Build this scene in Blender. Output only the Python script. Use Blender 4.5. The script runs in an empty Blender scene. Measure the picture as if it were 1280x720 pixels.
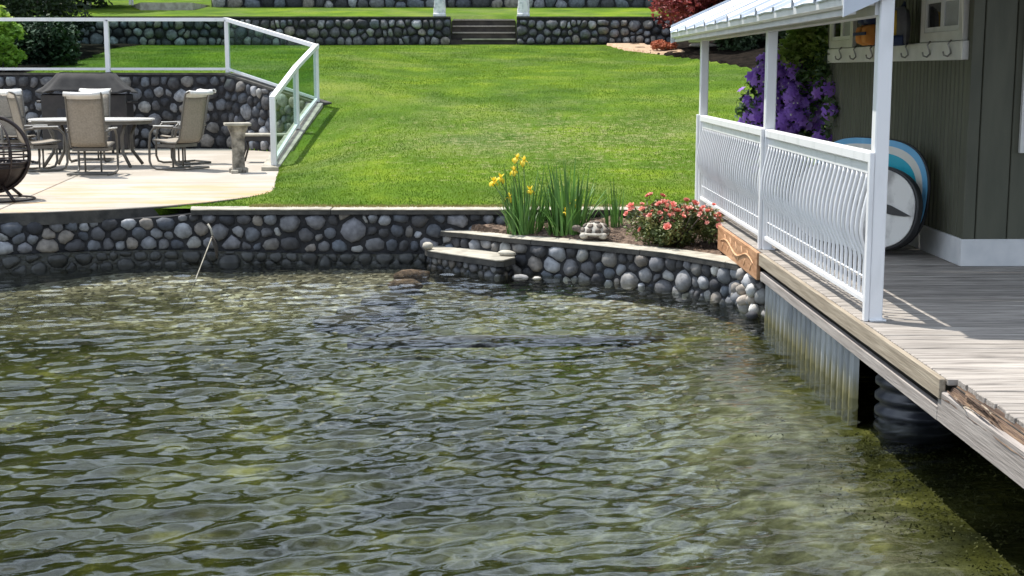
import bpy, math, random
import numpy as np
from mathutils import Vector, Matrix, noise
PI = math.pi
R = random.Random(7)
NR = np.random.RandomState(7)
SC = bpy.context.scene
COL = SC.collection

# ---------------------------------------------------------------- camera, world, sun, exposure
cd = bpy.data.cameras.new("camera"); cam = bpy.data.objects.new("camera", cd); COL.objects.link(cam)
cd.sensor_width = 36; cd.lens = 1777.0 / 1280 * 36; cd.clip_end = 3000; cd.clip_start = 0.05
cam.location = (0, 0, 2.26)
cam.rotation_euler = (math.radians(90 - 8.70), 0, math.radians(-0.64))
SC.camera = cam
SUN = Vector((-0.35, 0.28, 1.0)).normalized()
el = math.asin(SUN.z); az = math.atan2(SUN.x, SUN.y)
w = bpy.data.worlds.new("World"); SC.world = w; w.use_nodes = True
nt = w.node_tree; nt.nodes.clear()
sky = nt.nodes.new("ShaderNodeTexSky"); sky.sky_type = 'NISHITA'; sky.sun_disc = False
sky.sun_elevation = el; sky.sun_rotation = az; sky.dust_density = 1.6; sky.air_density = 1.0
tc = nt.nodes.new("ShaderNodeTexCoord"); mp = nt.nodes.new("ShaderNodeMapping"); mp.inputs['Scale'].default_value = (1, 1, 2.4)
nz = nt.nodes.new("ShaderNodeTexNoise"); nz.inputs['Scale'].default_value = 2.2; nz.inputs['Detail'].default_value = 7; nz.inputs['Roughness'].default_value = .6
rp = nt.nodes.new("ShaderNodeValToRGB"); rp.color_ramp.elements[0].position = .42; rp.color_ramp.elements[1].position = .60
mx = nt.nodes.new("ShaderNodeMix"); mx.data_type = 'RGBA'; mx.inputs['B'].default_value = (29.0, 33.0, 38.5, 1)
bg = nt.nodes.new("ShaderNodeBackground"); bg.inputs['Strength'].default_value = 0.053
wo = nt.nodes.new("ShaderNodeOutputWorld")
L = nt.links.new
L(tc.outputs['Generated'], mp.inputs['Vector']); L(mp.outputs[0], nz.inputs['Vector']); L(nz.outputs['Fac'], rp.inputs[0])
mm = nt.nodes.new("ShaderNodeMath"); mm.operation = 'MULTIPLY'; mm.inputs[1].default_value = .82; L(rp.outputs[0], mm.inputs[0])
L(mm.outputs[0], mx.inputs['Factor']); L(sky.outputs[0], mx.inputs['A']); L(mx.outputs['Result'], bg.inputs['Color']); L(bg.outputs[0], wo.inputs['Surface'])
sd = bpy.data.lights.new("sun", 'SUN'); sd.energy = 4.9; sd.angle = math.radians(.5); sd.color = (1, .95, .87)
so = bpy.data.objects.new("sun", sd); COL.objects.link(so); so.rotation_euler = SUN.to_track_quat('Z', 'Y').to_euler(); so.location = (-10, 8, 30)
SC.view_settings.view_transform = 'Standard'; SC.view_settings.look = 'None'; SC.view_settings.exposure = 0.45; SC.view_settings.gamma = 1
SC.cycles.max_bounces = 8; SC.cycles.transparent_max_bounces = 16; SC.cycles.caustics_reflective = False; SC.cycles.caustics_refractive = False

# ---------------------------------------------------------------- helpers
class MB:
    def __init__(s): s.v = []; s.f = []
    def add(s, vs, fs):
        n = len(s.v); s.v += [tuple(p) for p in vs]; s.f += [tuple(i + n for i in f) for f in fs]
    def box(s, a, b, M=None, ch=0.0):
        x0, y0, z0 = a; x1, y1, z1 = b
        if ch <= 0:
            vs = [(x0,y0,z0),(x1,y0,z0),(x1,y1,z0),(x0,y1,z0),(x0,y0,z1),(x1,y0,z1),(x1,y1,z1),(x0,y1,z1)]
            fs = [(3,2,1,0),(4,5,6,7),(0,1,5,4),(1,2,6,5),(2,3,7,6),(3,0,4,7)]
        else:
            c = ch
            def ring(z, i): return [(x0+i,y0,z),(x1-i,y0,z),(x1,y0+i,z),(x1,y1-i,z),(x1-i,y1,z),(x0+i,y1,z),(x0,y1-i,z),(x0,y0+i,z)]
            ins = [(x0+c,y0+c,z0),(x1-c,y0+c,z0),(x1-c,y0+c,z0),(x1-c,y1-c,z0),(x1-c,y1-c,z0),(x0+c,y1-c,z0),(x0+c,y1-c,z0),(x0+c,y0+c,z0)]
            top = [(p[0],p[1],z1) for p in ins]
            vs = ins + ring(z0+c, c) + ring(z1-c, c) + top; fs = []
            for k in range(3):
                for i in range(8):
                    j = (i+1) % 8; fs.append((k*8+i, k*8+j, k*8+8+j, k*8+8+i))
            fs.append((24,26,28,30)); fs.append((6,4,2,0))
            # collapse duplicate corner verts by leaving them; degenerate quads are harmless
        if M is not None: vs = [M @ Vector(p) for p in vs]
        s.add(vs, fs); return s
    def tube(s, pts, r, n=8, cap=True, closed=False):
        pts = [Vector(p) for p in pts]; m = len(pts)
        rr = r if isinstance(r, (list, tuple)) else [r]*m
        t = []
        for i in range(m):
            a = pts[(i-1) % m] if (closed or i > 0) else pts[i]; b = pts[(i+1) % m] if (closed or i < m-1) else pts[i]
            d = (b-a); t.append(d.normalized() if d.length > 1e-9 else Vector((0,0,1)))
        u = t[0].orthogonal().normalized(); vs = []
        for i in range(m):
            u = (u - t[i]*u.dot(t[i])).normalized(); w_ = t[i].cross(u)
            for k in range(n):
                a = 2*PI*k/n + PI/n; vs.append(pts[i] + (u*math.cos(a) + w_*math.sin(a))*rr[i])
        fs = []
        for i in range(m if closed else m-1):
            j = (i+1) % m
            for k in range(n): fs.append((i*n+k, i*n+(k+1) % n, j*n+(k+1) % n, j*n+k))
        if cap and not closed: fs.append(tuple(range(n))[::-1]); fs.append(tuple((m-1)*n+k for k in range(n)))
        s.add(vs, fs); return s
    def lathe(s, prof, n=20, c=(0,0,0), sq=None):
        vs = []
        for (r, z) in prof:
            for k in range(n):
                a = 2*PI*k/n; rr = r
                if sq: rr = r / max(abs(math.cos(a+PI/4)), abs(math.sin(a+PI/4)))**sq
                vs.append((c[0]+rr*math.cos(a), c[1]+rr*math.sin(a), c[2]+z))
        fs = [(i*n+k, i*n+(k+1) % n, (i+1)*n+(k+1) % n, (i+1)*n+k) for i in range(len(prof)-1) for k in range(n)]
        fs.append(tuple(range(n))[::-1]); fs.append(tuple((len(prof)-1)*n+k for k in range(n)))
        s.add(vs, fs); return s
    def prism(s, poly, z0, z1, fz=None):
        n = len(poly)
        vs = [(x, y, z0) for x, y in poly] + [(x, y, z1) for x, y in poly]
        s.add(vs, [tuple(range(n))[::-1], tuple(range(n, 2*n))] + [(i, (i+1) % n, n+(i+1) % n, n+i) for i in range(n)]); return s
    def grid(s, fn, nu, nv, th=0):
        vs = [fn(i/nu, j/nv) for j in range(nv+1) for i in range(nu+1)]
        s.add(vs, [(j*(nu+1)+i, j*(nu+1)+i+1, (j+1)*(nu+1)+i+1, (j+1)*(nu+1)+i) for j in range(nv) for i in range(nu)]); return s
    def mesh(s, name, smooth=False):
        me = bpy.data.meshes.new(name); me.from_pydata(s.v, [], s.f)
        if smooth: me.polygons.foreach_set('use_smooth', [True]*len(me.polygons))
        me.update(); return me
    def build(s, name, mat, parent=None, smooth=False, loc=None, rot=None):
        return link(name, s.mesh(name, smooth), mat, parent, loc, rot)
def link(name, me, mat, parent=None, loc=None, rot=None):
    o = bpy.data.objects.new(name, me); COL.objects.link(o)
    if mat is not None and len(me.materials) == 0: me.materials.append(mat)
    if parent: o.parent = parent
    if loc is not None: o.location = loc
    if rot is not None: o.rotation_euler = rot
    return o
def npmesh(name, V, F, mat, parent=None, smooth=False):
    """V (n,3) float, F (m,k) int: fast mesh"""
    me = bpy.data.meshes.new(name); me.vertices.add(len(V)); me.vertices.foreach_set('co', np.asarray(V, np.float32).ravel())
    k = F.shape[1]; me.loops.add(F.size); me.loops.foreach_set('vertex_index', F.astype(np.int32).ravel())
    me.polygons.add(len(F)); me.polygons.foreach_set('loop_start', np.arange(0, F.size, k, dtype=np.int32))
    me.polygons.foreach_set('loop_total', np.full(len(F), k, np.int32))
    me.polygons.foreach_set('use_smooth', np.full(len(F), smooth)); me.update(calc_edges=True); me.validate()
    return link(name, me, mat, parent)
def thing(name, label, cat, loc=(0,0,0), rz=0, group=None):
    o = bpy.data.objects.new(name, None); COL.objects.link(o); o.location = loc; o.rotation_euler = (0,0,rz)
    o.empty_display_size = .2; return tag(o, label, cat, group)
def tag(o, label, cat, group=None):
    o['label'] = label; o['category'] = cat
    if group: o['group'] = group
    return o
def struct(o, kind='structure', label=None):
    o['kind'] = kind
    if label: o['label'] = label
    return o
def copy_tree(o, parent=None):
    c = o.copy(); COL.objects.link(c); c.parent = parent
    for ch in list(o.children): copy_tree(ch, c)
    return c
def solidify(o, t, off=0):
    m = o.modifiers.new("thick", 'SOLIDIFY'); m.thickness = t; m.offset = off; return o
def bevel(o, wd=.006, seg=2):
    m = o.modifiers.new("edge", 'BEVEL'); m.width = wd; m.segments = seg; m.limit_method = 'ANGLE'; return o

def mat(name, c1, c2=None, scale=6, rough=.75, bump=.15, bscale=40, metal=0, rnd=0.0, stretch=(1,1,1), c3=None, thr=(.35,.65), spec=.5, dist=.01, detail=5, trans=0, coord='Object', sss=0):
    m = bpy.data.materials.new(name); m.use_nodes = True; t = m.node_tree; b = t.nodes['Principled BSDF']
    b.inputs['Roughness'].default_value = rough; b.inputs['Metallic'].default_value = metal
    b.inputs['Specular IOR Level'].default_value = spec
    N = t.nodes.new; K = t.links.new
    tcn = N('ShaderNodeTexCoord'); mpn = N('ShaderNodeMapping'); mpn.inputs['Scale'].default_value = stretch
    K(tcn.outputs[coord], mpn.inputs['Vector'])
    oi = N('ShaderNodeObjectInfo'); ml = N('ShaderNodeMath'); ml.operation = 'MULTIPLY'; ml.inputs[1].default_value = 37.0; K(oi.outputs['Random'], ml.inputs[0])
    n1 = N('ShaderNodeTexNoise'); n1.noise_dimensions = '4D'; n1.inputs['Scale'].default_value = scale; n1.inputs['Detail'].default_value = detail
    K(mpn.outputs[0], n1.inputs['Vector']); K(ml.outputs[0], n1.inputs['W'])
    cr = N('ShaderNodeValToRGB'); e = cr.color_ramp.elements
    e[0].position = thr[0]; e[0].color = (*c1, 1); e[1].position = thr[1]; e[1].color = (*(c2 or c1), 1)
    if c3: x = e.new((thr[0]+thr[1])/2); x.color = (*c3, 1)
    K(n1.outputs['Fac'], cr.inputs[0]); out = cr.outputs[0]
    if rnd:
        mr = N('ShaderNodeMapRange'); mr.inputs['To Min'].default_value = 1-rnd; mr.inputs['To Max'].default_value = 1+rnd; K(oi.outputs['Random'], mr.inputs['Value'])
        hs = N('ShaderNodeHueSaturation'); K(mr.outputs[0], hs.inputs['Value']); K(out, hs.inputs['Color']); out = hs.outputs[0]
    K(out, b.inputs['Base Color'])
    if bump:
        n2 = N('ShaderNodeTexNoise'); n2.noise_dimensions = '4D'; n2.inputs['Scale'].default_value = bscale; n2.inputs['Detail'].default_value = 4
        K(mpn.outputs[0], n2.inputs['Vector']); K(ml.outputs[0], n2.inputs['W'])
        bp = N('ShaderNodeBump'); bp.inputs['Strength'].default_value = bump; bp.inputs['Distance'].default_value = dist
        K(n2.outputs['Fac'], bp.inputs['Height']); K(bp.outputs[0], b.inputs['Normal'])
    if trans:
        tr = N('ShaderNodeBsdfTranslucent'); K(out, tr.inputs['Color']); ms = N('ShaderNodeMixShader'); ms.inputs[0].default_value = trans
        K(b.outputs[0], ms.inputs[1]); K(tr.outputs[0], ms.inputs[2]); K(ms.outputs[0], t.nodes['Material Output'].inputs[0])
    return m

def stone_mat(name, cols, rough=.8, dark=1.0):
    m = mat(name, (.1,.1,.1), (.3,.3,.3), scale=14, rough=rough, bump=.45, bscale=45, dist=.006)
    t = m.node_tree; N = t.nodes.new; K = t.links.new
    oi = N('ShaderNodeObjectInfo'); cr = N('ShaderNodeValToRGB'); cr.color_ramp.interpolation = 'CONSTANT'
    e = cr.color_ramp.elements; n = len(cols)
    e[0].position = 0; e[0].color = (*cols[0],1); e[1].position = 1/n; e[1].color = (*cols[1],1)
    for i in range(2, n): x = e.new(i/n); x.color = (*cols[i],1)
    K(oi.outputs['Random'], cr.inputs[0])
    sp = [x for x in t.nodes if x.type == 'TEX_NOISE'][0]
    mr = N('ShaderNodeMapRange'); mr.inputs['From Min'].default_value = .3; mr.inputs['From Max'].default_value = .7; mr.inputs['To Min'].default_value = .55*dark; mr.inputs['To Max'].default_value = 1.35*dark
    K(sp.outputs['Fac'], mr.inputs['Value'])
    mxn = N('ShaderNodeVectorMath'); mxn.operation = 'MULTIPLY'; K(cr.outputs[0], mxn.inputs[0]); K(mr.outputs[0], mxn.inputs[1])
    K(mxn.outputs[0], t.nodes['Principled BSDF'].inputs['Base Color']); return m

M = {}
greys = [(.16,.17,.19),(.25,.26,.28),(.11,.12,.14),(.30,.30,.31),(.19,.19,.20),(.09,.10,.12),(.22,.21,.20),(.38,.38,.37),(.15,.17,.20),(.24,.24,.26),(.13,.13,.14),(.30,.27,.24)]
greys = [tuple(x*.8 for x in c) for c in greys]+[(.04,.042,.05),(.055,.055,.06),(.33,.34,.36),(.07,.07,.075)]
M['stone'] = stone_mat('river_stone', greys)
M['stone_pale'] = stone_mat('pale_river_stone', [(.5,.48,.45),(.3,.29,.28),(.62,.6,.56),(.2,.2,.2),(.42,.37,.32),(.55,.55,.54)])
M['stone_dark'] = stone_mat('wet_stone', [tuple(x*.6 for x in c) for c in greys], rough=.5)
M['mortar'] = mat('dark_mortar', (.012,.0125,.015), (.036,.036,.039), scale=9, rough=.9, bump=.7, bscale=30, dist=.02)
M['wet'] = mat('wet_algae_concrete', (.008,.009,.008), (.03,.032,.026), scale=10, rough=.35, bump=.8, bscale=22, dist=.03)
M['wetstone'] = mat('black_wet_stone', (.012,.013,.013), (.05,.052,.05), scale=6, rough=.4, bump=.5, bscale=30)
M['cap'] = mat('cap_concrete', (.27,.25,.205), (.46,.43,.36), scale=7, rough=.85, bump=.3, bscale=60, rnd=.08)
M['slabedge'] = mat('shade_aged_concrete', (.035,.034,.032), (.085,.08,.072), scale=8, rough=.9, bump=.5, bscale=50)  # shade of front faces put into the colour of cap and slab edges
M['white'] = mat('white_enamel', (.64,.65,.66), (.78,.785,.80), scale=2.2, rough=.4, bump=.06, bscale=30, thr=(.25,.48), stretch=(3,3,.8), detail=9)
M['whitewood'] = mat('white_painted_wood', (.62,.61,.58), (.74,.73,.70), scale=5, rough=.55, bump=.12, bscale=30)
M['greytrim'] = mat('grey_white_trim', (.60,.61,.62), (.7,.7,.7), scale=6, rough=.6, bump=.1, bscale=30)
M['roof'] = mat('white_roof_metal', (.42,.47,.54), (.60,.64,.70), scale=2.5, rough=.38, bump=.05, bscale=10)
M['olive'] = mat('olive_paint', (.070,.073,.050), (.096,.098,.068), scale=3, rough=.65, bump=.2, bscale=25, stretch=(3,3,.6), rnd=.07)
M['plank'] = mat('weathered_plank', (.10,.087,.075), (.44,.40,.36), c3=(.29,.262,.235), scale=3.2, rough=.85, bump=.75, bscale=9, stretch=(.9,14,14), rnd=.16, dist=.006, thr=(.28,.72), detail=8)
M['timber'] = mat('tan_timber', (.17,.135,.095), (.38,.325,.25), scale=3, rough=.8, bump=.6, bscale=8, stretch=(14,.7,14), rnd=.08, dist=.006, thr=(.25,.75), detail=8)
M['greytimber'] = mat('grey_timber', (.19,.165,.15), (.42,.38,.35), scale=3, rough=.85, bump=.7, bscale=8, stretch=(14,.7,14), dist=.006, thr=(.25,.75), detail=8)
M['rot'] = mat('rotten_wood', (.03,.018,.012), (.27,.18,.11), c3=(.10,.062,.042), scale=5, rough=.9, bump=1, bscale=16, stretch=(12,.6,12), dist=.010, thr=(.25,.7), detail=9)
M['darkwood'] = mat('dark_wet_wood', (.02,.017,.014), (.05,.042,.035), scale=5, rough=.8, bump=.4)
M['orange'] = mat('cedar_stain', (.33,.16,.075), (.50,.28,.15), scale=5, rough=.6, bump=.3, stretch=(6,1,6), bscale=10)
M['scroll'] = mat('carved_scroll_paint', (.50,.27,.13), (.62,.38,.22), scale=20, rough=.6, bump=.2)
M['galv'] = mat('galvanised_sheet', (.24,.26,.28), (.46,.48,.49), scale=3, rough=.42, bump=.2, bscale=12, metal=.15, stretch=(1,1,.5))
def algae_foot(m, z0, z1, col):
    t = m.node_tree; N = t.nodes.new; K = t.links.new; b = t.nodes['Principled BSDF']; src = b.inputs['Base Color'].links[0].from_socket
    g = N('ShaderNodeNewGeometry'); sx = N('ShaderNodeSeparateXYZ'); K(g.outputs['Position'], sx.inputs[0]); n = N('ShaderNodeTexNoise'); n.inputs['Scale'].default_value = 6
    ad = N('ShaderNodeMath'); ad.operation = 'MULTIPLY_ADD'; ad.inputs[1].default_value = .3; K(n.outputs['Fac'], ad.inputs[0]); K(sx.outputs['Z'], ad.inputs[2])
    mr = N('ShaderNodeMapRange'); mr.inputs['From Min'].default_value = z1+.15; mr.inputs['From Max'].default_value = z0+.15; K(ad.outputs[0], mr.inputs['Value'])
    mx = N('ShaderNodeMix'); mx.data_type = 'RGBA'; mx.inputs['B'].default_value = (*col,1); K(mr.outputs[0], mx.inputs['Factor']); K(src, mx.inputs['A']); K(mx.outputs['Result'], b.inputs['Base Color'])
algae_foot(M['galv'], 0.05, .26, (.24,.215,.10))
M['blackplastic'] = mat('black_plastic', (.012,.014,.02), (.03,.033,.045), scale=4, rough=.28, bump=.1, bscale=20)
M['black'] = mat('black_metal', (.012,.011,.012), (.03,.026,.026), scale=8, rough=.4, bump=.1)
M['bronze'] = mat('dark_bronze_iron', (.014,.010,.010), (.040,.028,.026), scale=9, rough=.45, bump=.2, metal=.3)
M['chairmetal'] = mat('taupe_chair_frame', (.085,.078,.066), (.12,.11,.095), scale=9, rough=.4, bump=.05)
M['sling'] = mat('beige_mesh_sling', (.22,.19,.15), (.29,.255,.205), scale=40, rough=.7, bump=.25, bscale=160, stretch=(1,1,1))
M['tabletop'] = mat('pale_table_glass', (.60,.59,.56), (.70,.69,.66), scale=5, rough=.25, bump=.03)
M['cover'] = mat('grey_cloth_cover', (.024,.023,.024), (.045,.043,.042), scale=5, rough=.85, bump=.35, bscale=60)
M['oldstone'] = mat('weathered_pedestal_stone', (.10,.09,.075), (.40,.365,.31), c3=(.25,.225,.185), scale=9, rough=.9, bump=.8, bscale=26, dist=.02)
M['statue'] = mat('weathered_white_statue', (.42,.45,.50), (.80,.80,.80), scale=8, rough=.7, bump=.6, bscale=18, dist=.03, thr=(.3,.55))
M['soil'] = mat('bark_soil', (.05,.032,.022), (.27,.19,.14), c3=(.14,.094,.066), scale=22, rough=.95, bump=1, bscale=60, dist=.03, thr=(.3,.7), detail=8)
M['shadesoil'] = mat('shade_dark_soil', (.006,.005,.004), (.022,.017,.013), scale=6, rough=1, bump=1, bscale=30, dist=.05, spec=.05)  # deep shade of the beds is put into this soil colour
M['trunk'] = mat('bark', (.04,.032,.026), (.10,.08,.065), scale=8, rough=.9, bump=.8, bscale=20, stretch=(3,3,.6), dist=.02)
M['iris'] = mat('iris_leaf', (.06,.16,.035), (.16,.32,.07), scale=4, rough=.5, bump=0, rnd=.3, trans=.25)
M['stem'] = mat('green_stem', (.08,.16,.04), None, rough=.6, bump=0)
M['yellow'] = mat('yellow_petal', (.78,.55,.015), (.85,.68,.05), scale=20, rough=.6, bump=0, trans=.3)
M['roseleaf'] = mat('rose_leaf', (.05,.08,.02), (.28,.25,.09), c3=(.12,.16,.045), scale=9, rough=.5, bump=0, trans=.25)
M['rose'] = mat('coral_rose_petal', (.76,.20,.15), (.90,.50,.42), scale=14, rough=.6, bump=0, rnd=.15, trans=.2)
M['clemleaf'] = mat('clematis_leaf', (.012,.03,.01), (.07,.14,.035), scale=5, rough=.5, bump=0, trans=.2)
M['clemlight'] = mat('young_leaf', (.11,.20,.03), (.36,.46,.10), scale=5, rough=.5, bump=0, trans=.3)
M['purple'] = mat('violet_petal', (.24,.085,.58), (.52,.28,.86), scale=5, rough=.55, bump=.1, bscale=20, rnd=.25, trans=.4)
M['maple'] = mat('red_maple_leaf', (.10,.014,.016), (.46,.09,.085), scale=2.5, rough=.5, bump=0, trans=.25, coord='Object')
M['dark_leaf'] = mat('dark_evergreen_leaf', (.008,.018,.007), (.035,.07,.02), scale=1.2, rough=.6, bump=0, trans=.15)
M['mid_leaf'] = mat('woodland_leaf', (.015,.035,.01), (.07,.12,.03), scale=.35, rough=.6, bump=0, trans=.2)
M['lime_leaf'] = mat('lime_leaf', (.16,.28,.03), (.50,.62,.10), scale=6, rough=.5, bump=0, trans=.35)
M['coral_leaf'] = mat('coral_groundcover', (.40,.10,.05), (.62,.24,.13), scale=14, rough=.7, bump=0, trans=.2)
M['turq'] = mat('turquoise_board', (.02,.38,.50), (.03,.46,.58), scale=3, rough=.3, bump=.03)
M['blueboard'] = mat('sky_blue_board', (.12,.38,.62), (.16,.44,.68), scale=3, rough=.3, bump=.03)
M['boardwhite'] = mat('scuffed_board_deck', (.34,.33,.32), (.70,.69,.66), scale=5, rough=.5, bump=.2, bscale=20, thr=(.33,.52))
M['cream'] = mat('cream_stripe', (.70,.68,.60), (.76,.74,.68), scale=4, rough=.4, bump=.03)
M['rubber'] = mat('black_rubber', (.015,.015,.017), (.03,.03,.03), scale=6, rough=.5, bump=.1)
M['navy'] = mat('navy_nylon', (.012,.02,.06), (.025,.04,.10), scale=8, rough=.8, bump=.3)
M['vest_orange'] = mat('orange_nylon', (.60,.20,.03), (.72,.30,.06), scale=8, rough=.75, bump=.3)
M['vest_yellow'] = mat('yellow_nylon', (.70,.42,.04), (.80,.52,.08), scale=8, rough=.75, bump=.3)
M['vest_grey'] = mat('grey_nylon', (.10,.10,.11), (.15,.15,.16), scale=8, rough=.8, bump=.3)
M['steel'] = mat('brushed_hook_steel', (.22,.21,.20), (.34,.33,.31), rough=.35, bump=.05, metal=.7)
M['bamboo'] = mat('bleached_pole', (.20,.185,.14), (.33,.31,.25), scale=10, rough=.6, bump=.2)
M['turtle'] = mat('turtle_shell', (.07,.055,.045), (.20,.165,.135), scale=20, rough=.8, bump=.5, bscale=60)
M['turtle_light'] = mat('turtle_seam', (.38,.35,.30), (.52,.49,.43), scale=20, rough=.8, bump=.4, bscale=60)
def glass(name, tint, refl=1.0):
    m = bpy.data.materials.new(name); m.use_nodes = True; t = m.node_tree; t.nodes.clear(); N = t.nodes.new; K = t.links.new
    o = N('ShaderNodeOutputMaterial'); tr = N('ShaderNodeBsdfTransparent'); tr.inputs[0].default_value = (*tint,1)
    g = N('ShaderNodeBsdfGlossy'); g.inputs['Roughness'].default_value = .02; f = N('ShaderNodeLayerWeight'); f.inputs[0].default_value = .12
    ms = N('ShaderNodeMixShader'); pw_ = N('ShaderNodeMath'); pw_.operation = 'POWER'; pw_.inputs[1].default_value = 2; K(f.outputs['Facing'], pw_.inputs[0]); K(pw_.outputs[0], ms.inputs[0]); K(tr.outputs[0], ms.inputs[1]); K(g.outputs[0], ms.inputs[2]); K(ms.outputs[0], o.inputs[0]); return m
M['glass'] = glass('clear_rail_glass', (.76,.86,.82))
M['pane'] = mat('dark_window_glass', (.02,.022,.025), (.03,.03,.035), rough=.05, bump=0, spec=.8)
M['pane_reflection'] = mat('painted_reflection_glass', (.42,.44,.45), (.5,.52,.53), rough=.1, bump=.0, spec=.8)  # pale pane colour stands in for a reflection in the glass

# ---------------------------------------------------------------- lawn heights
def lerp(x, xs, ys): return float(np.interp(x, xs, ys))
def lawn_z(x, y):
    c = np.interp(y, [0,16.9,20,24,28,33,38,43,43.2], [.62,.66,.93,1.32,1.75,2.22,2.64,3.02,3.04])
    l = np.interp(y, [0,17.5,22.4,24.7,26.8,29,40,43], [.62,.68,.72,1.17,1.58,2.1,2.88,3.0])
    t = np.clip((x + 3.9)/2.6, 0, 1); t = t*t*(3-2*t)
    up = np.interp(y, [43.3,43.6,48,56,80,120,400], [3.8,3.82,4.27,5.1,9,16,40])
    zz = np.where(y > 43.3, up, l*(1-t)+c*t)
    r = np.clip((x-4.5)/3, 0, 1)*np.interp(y, [18,30,36,43], [0,0,.35,.3])
    return zz + np.where(y < 43.3, r, 0)
PATIO = [(-16,15.6),(-7.5,15.45),(-6.3,15.6),(-5.54,15.78),(-5.0,15.93),(-4.32,16.25),(-3.85,16.62),(-3.45,17.12),(-3.1,17.75),(-2.9,18.35),(-2.98,19.2),(-3.15,20.4),(-3.3,21.6),(-3.42,22.5),(-3.32,26.85),(-5.43,29.0),(-16,29.0)]
def inpoly(x, y, P):
    c = False; n = len(P)
    for i in range(n):
        x1, y1 = P[i]; x2, y2 = P[(i+1) % n]
        if (y1 > y) != (y2 > y) and x < (x2-x1)*(y-y1)/(y2-y1)+x1: c = not c
    return c
def inpoly_np(X, Y, P):
    c = np.zeros(X.shape, bool); n = len(P)
    for i in range(n):
        x1, y1 = P[i]; x2, y2 = P[(i+1) % n]
        if y1 == y2: continue
        k = ((y1 > Y) != (y2 > Y)) & (X < (x2-x1)*(Y-y1)/(y2-y1)+x1); c ^= k
    return c
def gridmesh(name, xs, ys, zf, m, smooth=True):
    X, Y = np.meshgrid(xs, ys); Z = zf(X, Y); nx, ny = len(xs), len(ys)
    V = np.stack([X, Y, Z], -1).reshape(-1, 3)
    i = np.arange(nx*ny).reshape(ny, nx)
    F = np.stack([i[:-1,:-1], i[:-1,1:], i[1:,1:], i[1:,:-1]], -1).reshape(-1, 4)
    return npmesh(name, V, F, m, smooth=smooth)
BED = [(3.3,43.3),(3.9,40),(5.0,36),(5.9,32.5),(7.0,30.5),(12,29.5),(30,29.5),(30,43.3)]

# ground / lawn
def lawn_material():
    m = mat('lawn_turf', (.038,.085,.006), (.19,.265,.014), scale=1.1, rough=.9, bump=1, bscale=55, dist=.04, thr=(.2,.8), detail=10, c3=(.088,.165,.009), coord='Object')
    t = m.node_tree; N = t.nodes.new; K = t.links.new
    b = t.nodes['Principled BSDF']; src = b.inputs['Base Color'].links[0].from_socket
    tcn = [n for n in t.nodes if n.type == 'TEX_COORD'][0]
    nz = N('ShaderNodeTexNoise'); nz.inputs['Scale'].default_value = .45; nz.inputs['Detail'].default_value = 6; nz.inputs['Roughness'].default_value = .7; K(tcn.outputs['Object'], nz.inputs['Vector'])
    cr = N('ShaderNodeValToRGB'); cr.color_ramp.elements[0].position = .48; cr.color_ramp.elements[1].position = .66; K(nz.outputs['Fac'], cr.inputs[0])
    mu = N('ShaderNodeMath'); mu.operation = 'MULTIPLY'; mu.inputs[1].default_value = .5; K(cr.outputs[0], mu.inputs[0])
    mx = N('ShaderNodeMix'); mx.data_type = 'RGBA'; mx.inputs['B'].default_value = (.17,.20,.07,1); K(mu.outputs[0], mx.inputs['Factor']); K(src, mx.inputs['A']); K(mx.outputs['Result'], b.inputs['Base Color'])
    b.inputs['Specular IOR Level'].default_value = .15
    return m
M['lawn'] = lawn_material()
def lawn_tint(m, cols=((.78,.84,.95),(1.05,1.05,1.0),(1.3,1.2,.9))):
    t = m.node_tree; N = t.nodes.new; K = t.links.new; b = t.nodes['Principled BSDF']; src = b.inputs['Base Color'].links[0].from_socket
    tc = N('ShaderNodeTexCoord'); mp = N('ShaderNodeMapping'); mp.inputs['Scale'].default_value = (1,.6,.1); mp.inputs['Location'].default_value = (3.1,1.7,0); K(tc.outputs['Object'], mp.inputs['Vector'])
    n = N('ShaderNodeTexNoise'); n.inputs['Scale'].default_value = .42; n.inputs['Detail'].default_value = 8; n.inputs['Roughness'].default_value = .62; K(mp.outputs[0], n.inputs['Vector'])
    c = N('ShaderNodeValToRGB'); e = c.color_ramp.elements; e[0].position = .36; e[0].color = (*cols[0],1); e[1].position = .64; e[1].color = (*cols[2],1); x = e.new(.5); x.color = (*cols[1],1); K(n.outputs['Fac'], c.inputs[0])
    mx = N('ShaderNodeVectorMath'); mx.operation = 'MULTIPLY'; K(src, mx.inputs[0]); K(c.outputs[0], mx.inputs[1])
    nd = N('ShaderNodeTexNoise'); nd.inputs['Scale'].default_value = 7; nd.inputs['Detail'].default_value = 5; nd.inputs['Roughness'].default_value = .7; K(tc.outputs['Object'], nd.inputs['Vector'])
    sx = N('ShaderNodeVectorMath'); sx.operation = 'DISTANCE'; sx.inputs[1].default_value = (1.3,22.5,1.1); K(tc.outputs['Object'], sx.inputs[0])
    mr = N('ShaderNodeMapRange'); mr.inputs['From Min'].default_value = 5.5; mr.inputs['From Max'].default_value = 1.0; mr.inputs['To Max'].default_value = .13; K(sx.outputs['Value'], mr.inputs['Value'])
    ad = N('ShaderNodeMath'); ad.operation = 'ADD'; K(nd.outputs['Fac'], ad.inputs[0]); K(mr.outputs[0], ad.inputs[1])
    m2 = N('ShaderNodeMapRange'); m2.inputs['From Min'].default_value = .60; m2.inputs['From Max'].default_value = .74; m2.inputs['To Max'].default_value = .7; K(ad.outputs[0], m2.inputs['Value'])
    m3 = N('ShaderNodeMix'); m3.data_type = 'RGBA'; m3.inputs['B'].default_value = (.30,.30,.13,1); K(m2.outputs[0], m3.inputs['Factor']); K(mx.outputs[0], m3.inputs['A']); K(m3.outputs['Result'], b.inputs['Base Color'])
lawn_tint(M['lawn'])
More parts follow.
